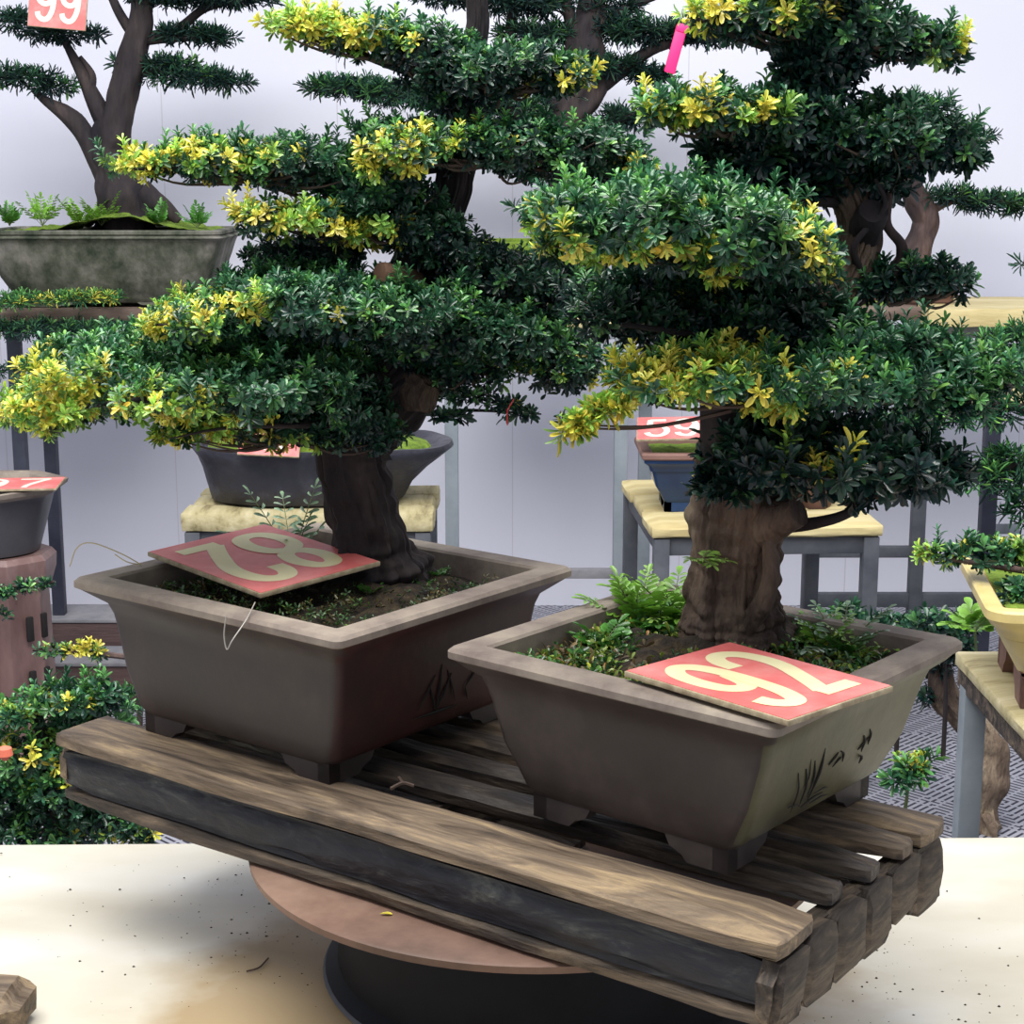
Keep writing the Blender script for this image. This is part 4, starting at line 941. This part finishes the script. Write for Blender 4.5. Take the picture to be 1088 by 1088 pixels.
# grassy fine leaved fringes on and below the upper left plank
def fringe(name, label, blobs, Y, br_=.8, dark=0, L=.03, yel=()):
    r = empty(name, at(blobs[0][0], blobs[0][1], Y), label, 'foliage')
    pad('foliage', r, blobs, Y, .03, L, .14, 8, list(yel), br_, dark, 'needle')
    return r
fringe('trailing_foliage', 'bright green trailing foliage along the upper left plank', [(30, 318, 34, 6), (85, 316, 44, 5), (0, 322, 22, 7)], 5.22, 1.3, 0, yel=[(80, 314, 60, 8, .25)])
fringe('trailing_foliage', 'dark green trailing foliage hanging under the upper left plank', [(40, 350, 50, 9), (110, 350, 44, 8), (0, 395, 18, 10), (0, 350, 20, 8)], 5.2, .4, .2)
# middle
Y = 5.5
mp_, MM = rect_pot('concrete_pot', 'mossy grey pot on the middle rack plank', Vector((at(575, 320, Y).x, Y, at(570, 336, 5.26).z)), 0, .46, .3, at(0, 255, Y).z-at(570, 336, 5.26).z, ('concrete_pot', 'moss'), lip=.04, inset=.015, taper=.05, foot_h=.012, rimw=.03, corner=.03, foot_len=.1)
soil_patch('potting_soil', 'mossy soil in the middle rack pot', MM, .19, .11, at(0, 262, Y).z-at(570, 336, 5.26).z, .02, 'moss')
bg_tree('dark pine bonsai with the pink tag on the middle rack', (605, 245, Y),
  [(600, 250, Y, 20), (605, 200, Y, 18), (600, 160, Y, 17), (608, 120, Y, 18), (625, 90, Y, 18), (622, 50, Y, 20), (628, 15, Y, 15), (630, -30, Y, 12)],
  [[(615, 110, Y, 10), (660, 75, Y, 8), (700, 50, Y, 5), (760, 40, Y, 2)], [(610, 45, Y, 8), (605, 15, Y, 7), (590, -20, Y, 5)], [(630, 40, Y, 7), (665, 10, Y, 5), (700, -5, Y, 3)],
   [(600, 150, Y, 7), (520, 110, Y, 6), (420, 100, Y, 5), (330, 95, Y, 2)], [(585, 135, Y, 6), (585, 100, Y, 6), (545, 60, Y, 5), (545, 10, Y, 6)], [(640, 135, Y, 5), (665, 125, Y, 4), (690, 120, Y, 2)]],
  [([(370, 93, 46, 8), (430, 100, 50, 9), (480, 105, 50, 11)], [], .4, .2), ([(690, 35, 46, 12), (750, 36, 46, 9), (790, 38, 26, 8), (655, 30, 30, 12)], [], .25, .35), ([(640, 72, 46, 9), (690, 80, 26, 5)], [], .2, .4),
   ([(570, 35, 46, 8), (620, 60, 30, 6)], [], .25, .4), ([(560, 5, 50, 8), (650, 8, 30, 7), (500, -6, 60, 8)], [], .15, .5), ([(550, 120, 50, 16), (660, 125, 34, 8)], [], .2, .4)], Y)
tg = empty('pink_tag', at(717, 50, 5.3), 'bright pink strip tag hanging from the middle pine', 'tag')
tubes('string', [[(*at(725, 28, 5.3), .002), (*at(727, 10, 5.36), .002), (*at(722, 34, 5.5), .002)]], M['stem'], tg, seg=5, n=3)
dv_ = (at(725, 27, 5.3)-at(711, 78, 5.3)); R = Matrix((dv_.cross(Vector((0, -1, 0))).normalized(), Vector((0, 1, 0)), dv_.normalized())).transposed()
bm = bmesh.new(); box_bm(bm, (.034, .004, dv_.length), Matrix.Translation(at(718, 52, 5.3)) @ R.to_4x4(), .004); from_bm('strip', bm, M['pink'], tg)
bm = bmesh.new(); box_bm(bm, (.036, .012, .025), Matrix.Translation(at(725, 30, 5.3)) @ R.to_4x4(), .004); from_bm('clip', bm, M['pink'], tg)
# right background
Y = 5.45
rz_ = at(900, 327, 5.28).z
tray, TM = rect_pot('shallow_pot', 'low reddish brown tray on the upper right plank', Vector((at(955, 325, Y).x, Y, rz_)), 0, .32, .2, .05, ('terracotta', 'terracotta'), lip=.012, inset=.01, taper=.01, foot_h=.006, rimw=.015, corner=.02, foot_len=.05)
soil_patch('potting_soil', 'mossy soil in the reddish brown tray', TM, .14, .08, .045, .01, 'moss')
bg_tree('fine leaved bonsai in the reddish brown tray behind the right tree', (955, 318, Y),
  [(950, 320, Y, 14), (958, 292, Y, 14), (975, 262, Y, 14), (984, 235, Y, 13), (970, 205, Y, 12), (966, 180, Y, 9), (975, 150, Y, 6)],
  [[(982, 228, Y, 5), (1020, 212, Y, 3), (1080, 215, Y, 2)], [(968, 170, Y, 5), (1000, 150, Y, 3)]],
  [([(1010, 208, 28, 8), (1050, 214, 36, 8), (1085, 222, 20, 8)], [], .35, .15), ([(975, 115, 40, 12), (1020, 145, 36, 14)], [], .5, 0)], Y, barkm='bark')
litter('ground_cover', 'grassy moss on the shelf beside the reddish brown tray', Matrix.Translation((at(900, 325, 5.4).x, 5.42, rz_)), .12, .08, .004, 160, [(.08, .2, .03), (.2, .35, .05)], .03)
# needle branches entering from the right edge
r = tree_root('pine_bonsai', at(1100, 420, 4.4), 'green needle leaved bonsai reaching in from the right edge')
branch(r, [(1120, 500, 4.4, 14), (1112, 460, 4.4, 12), (1108, 400, 4.4, 10), (1104, 340, 4.4, 6)], 'bark_dark', 12, name='trunk')
branch(r, [(1110, 440, 4.4, 7), (1060, 430, 4.4, 4), (985, 440, 4.4, 2)], 'bark_dark'); branch(r, [(1110, 380, 4.4, 6), (1060, 375, 4.4, 3)], 'bark_dark'); branch(r, [(1112, 480, 4.4, 6), (1060, 500, 4.4, 3)], 'bark_dark')
for bl in ([(960, 448, 36, 8), (1010, 440, 46, 10), (1070, 436, 40, 14)], [(1070, 368, 44, 14), (1050, 385, 40, 10), (1095, 352, 22, 10)], [(1060, 508, 50, 14), (1085, 540, 30, 20), (1010, 505, 22, 6), (1075, 485, 26, 10)], [(1086, 280, 8, 8)]):
    pad('foliage_pad', r, bl, 4.4, .036, .045, .13, 9, [], .75, 0, 'needle', spread=(15, 80))
box('stand_post', (.05, .05, at(1120, 490, 4.4).z), (at(1125, 500, 4.4).x, 4.42, at(1120, 490, 4.4).z/2), M['steel_dark'], r)
# yellow pot tree
r = tree_root('bonsai_tree', YM @ Vector((.1, 0, .17)), 'low bright green bonsai in the yellow glazed pot')
q = YM @ Vector((.08, 0, .16))
tube('trunk', [(*q, .03), (q.x, q.y, q.z+.06, .022), (q.x-.02, q.y, q.z+.12, .014)], M['bark'], r, seg=16, rough=.15)
tube('branch', [(q.x, q.y, q.z+.07, .012), (q.x-.15, q.y, q.z+.05, .008), (*at(985, 590, 2.9), .003)], M['bark'], r, seg=8)
pad('foliage_pad', r, [(1005, 588, 26, 12), (1050, 588, 40, 15), (1095, 588, 40, 16), (985, 585, 10, 9)], 2.9, .022, .022, .35, 9, [(982, 590, 14, 14, .8), (1085, 580, 30, 14, .3)], .75, 0)
pad('foliage_pad', r, [(1080, 625, 20, 12), (1100, 630, 30, 16)], 2.8, .022, .022, .35, 9, [], .6, 0)
# low greenery behind right pot
for x, y, Yq, lab, l, c_ in ((900, 660, 4.0, 'dark low shrub behind the right corner of the right pot', .12, G2), (950, 672, 4.0, 'dark leafy shrub behind the rim, right of the bench leg', .13, G2), (1000, 665, 3.9, 'green shrub left of the yellow pot', .14, G2)):
    rr3 = empty('low_shrub', at(x, y+40, Yq), lab, 'shrub', None)
    pad('foliage', rr3, [(x, y, 40, 16), (x+10, y+18, 34, 12)], Yq, .035, .035, .4, 8, [], .35, .2)
    branch(rr3, [(x, y+10, Yq, 2), (x+5, y+60, Yq, 2.5), (x+2, 804, Yq+.02, 3)], 'bark_dark', 6, name='stem')
r = fern('leafy_weed', 'big bright round leaved weed below the yellow pot rim', at(1036, 672, 3.35), 7, .075, G1, leafl=.032, leafw=.6)
a_ = at(1036, 672, 3.35); tube('stem', [(a_.x, a_.y, a_.z, .003), (a_.x+.03, a_.y+.02, .4, .004), (a_.x+.01, a_.y+.03, 0, .006)], M['stem'], r, seg=6)
r.location = (a_.x, a_.y, 0)
for ch in r.children: ch.matrix_parent_inverse = Matrix.Translation((a_.x, a_.y, 0)).inverted()
# driftwood stump, mat sprig
Y = 3.95
r = tree_root('driftwood_stump', (at(1045, 800, Y).x, Y, 0), 'gnarled brown driftwood trunk behind the right bench leg')
pts = [(1050, 905, Y, 22), (1046, 880, Y, 17), (1044, 850, Y, 16), (1050, 820, Y, 18), (1054, 795, Y, 16), (1040, 775, Y, 16), (1015, 755, Y, 15), (1000, 735, Y, 15), (998, 700, Y, 12)]
P_ = [(*at(x, y, Yq), r_*pxm(Yq)) for x, y, Yq, r_ in pts]
P_[0] = (P_[0][0], P_[0][1], 0.0, P_[0][3]*1.3)
tube('trunk', P_, M['bark_light'], r, seg=24, rough=.4, ridges=.3, n=8)
r['category'] = 'stump'
pad('foliage', r, [(995, 700, 18, 22), (1010, 690, 26, 14), (985, 740, 10, 12)], Y, .03, .03, .35, 8, [], .15, .5)
r = empty('bright_sprig', atz(965, 835, 0), 'bright yellow green leafy sprig low over the floor mat', 'shrub')
pad('leaves', r, [(965, 818, 20, 12), (984, 808, 12, 7), (952, 828, 14, 10)], 3.9, .03, .042, .3, 7, [(980, 808, 30, 20, .3)], 1.3, 0)
a_ = at(965, 830, 3.9); tube('stem', [(a_.x, a_.y, a_.z, .004), (a_.x+.01, a_.y+.05, a_.z*.5, .005), (a_.x, a_.y+.05, 0, .006)], M['stem'], r, seg=6)
# shrub at lower left behind the table
Y = 2.9
r = empty('leafy_shrub', (at(70, 850, Y).x, Y, 0), 'dense green bonsai shrub at the lower left behind the table', 'shrub')
branch(r, [(60, 900, Y, 12), (65, 860, Y, 12), (50, 800, Y, 9), (40, 760, Y, 5)], 'bark_dark', 12, name='trunk')
a_ = at(60, 895, Y); tube('lower_trunk', [(a_.x, Y, a_.z+.03, .022), (a_.x, Y+.02, .3, .03), (a_.x+.02, Y+.02, 0, .045)], M['bark_dark'], r, seg=12, rough=.2)
for bl, yl, b_, dk in (
    ([(30, 800, 55, 28), (90, 800, 40, 26), (10, 840, 50, 34), (70, 840, 55, 30)], [(20, 800, 30, 16, .35), (60, 820, 50, 16, .2), (40, 775, 20, 8, .3)], .8, 0),
    ([(40, 880, 90, 26, .05), (120, 875, 40, 18), (150, 885, 22, 8)], [(120, 885, 50, 6, .35)], .5, .15),
    ([(20, 755, 40, 8), (70, 740, 50, 12), (115, 735, 26, 16), (100, 760, 50, 14, .05)], [(30, 752, 40, 8, .4), (40, 735, 10, 8, .5)], .9, 0)):
    pad('foliage_pad', r, bl, Y, .021, .022, .33, 9, yl, b_, dk)
o = lathe('blossom', [(.003, at(7, 800, 2.75).z-.01), (.014, at(7, 800, 2.75).z), (.012, at(7, 800, 2.75).z+.012), (.003, at(7, 800, 2.75).z+.016)], (at(7, 800, 2.75).x, 2.74), M['blossom'], r, 12)
# branches from an off-frame tree over the pillar
for lab, px, bl, yl in (('thin green sprig crossing the stoneware pillar', [(-60, 640, 3.6, 4), (0, 625, 3.6, 3), (58, 618, 3.6, 1.5)], [(0, 628, 18, 5), (30, 622, 16, 4), (50, 620, 8, 3), (2, 650, 8, 5)], []),
                        ('brown and yellow sprig between the pillar and the left pot', [(150, 700, 3.4, 3), (90, 693, 3.4, 3), (35, 690, 3.4, 2)], [(95, 688, 14, 8), (60, 690, 22, 4), (108, 696, 8, 7)], [(90, 687, 30, 10, .9)])):
    a_ = at(*px[0][:3]); r = empty('leafy_sprig', (a_.x, a_.y, 0), lab, 'sprig')
    tube('stem', [(a_.x, a_.y, 0, .012), (a_.x-.02, a_.y+.02, a_.z*.5, .009), (a_.x, a_.y, a_.z, .005)], M['bark'], r, seg=8)
    branch(r, px, 'bark', 6)
    pad('leaves', r, bl, px[0][2], .02, .022, .33, 8, yl, .8, 0)
# red string
r = tubes('red_string', [[(*at(539, 436, 2.05), .0008), (*at(539, 452, 2.05), .0008)], [(*at(546, 424, 2.06), .0008), (*at(539, 436, 2.05), .0008)]], M['red_string'], None, seg=5, n=3)
tag(r, 'short red string hanging from the thin right sprig of the left tree', 'string')
# ------------------------------------------------------------------ light
sc = bpy.context.scene
w = bpy.data.worlds.new('world'); sc.world = w; w.use_nodes = True
bg = w.node_tree.nodes['Background']; bg.inputs[0].default_value = (.86, .9, 1.0, 1); bg.inputs[1].default_value = .62
def area(name, loc, size, energy, rot=(0, 0, 0), c=(1, 1, 1), sy=None):
    l = bpy.data.lights.new(name, 'AREA'); l.energy = energy; l.size = size; l.color = c
    if sy: l.shape = 'RECTANGLE'; l.size_y = sy
    o = bpy.data.objects.new(name, l); col.objects.link(o); o.location = loc; o.rotation_euler = rot; return o
area('roof_light', (-.5, 1.5, 4.1), 3.2, 240, (math.radians(8), 0, 0), (1, .98, .94), 2.2)
area('wall_fill_light', (0, 3.0, 3.9), 6.5, 120, (math.radians(52), 0, 0), (.93, .95, 1), 1.4)  # unseen fill lamp, added to brighten the back wall
sc.view_settings.view_transform = 'Standard'; sc.view_settings.look = 'None'; sc.view_settings.exposure = 0
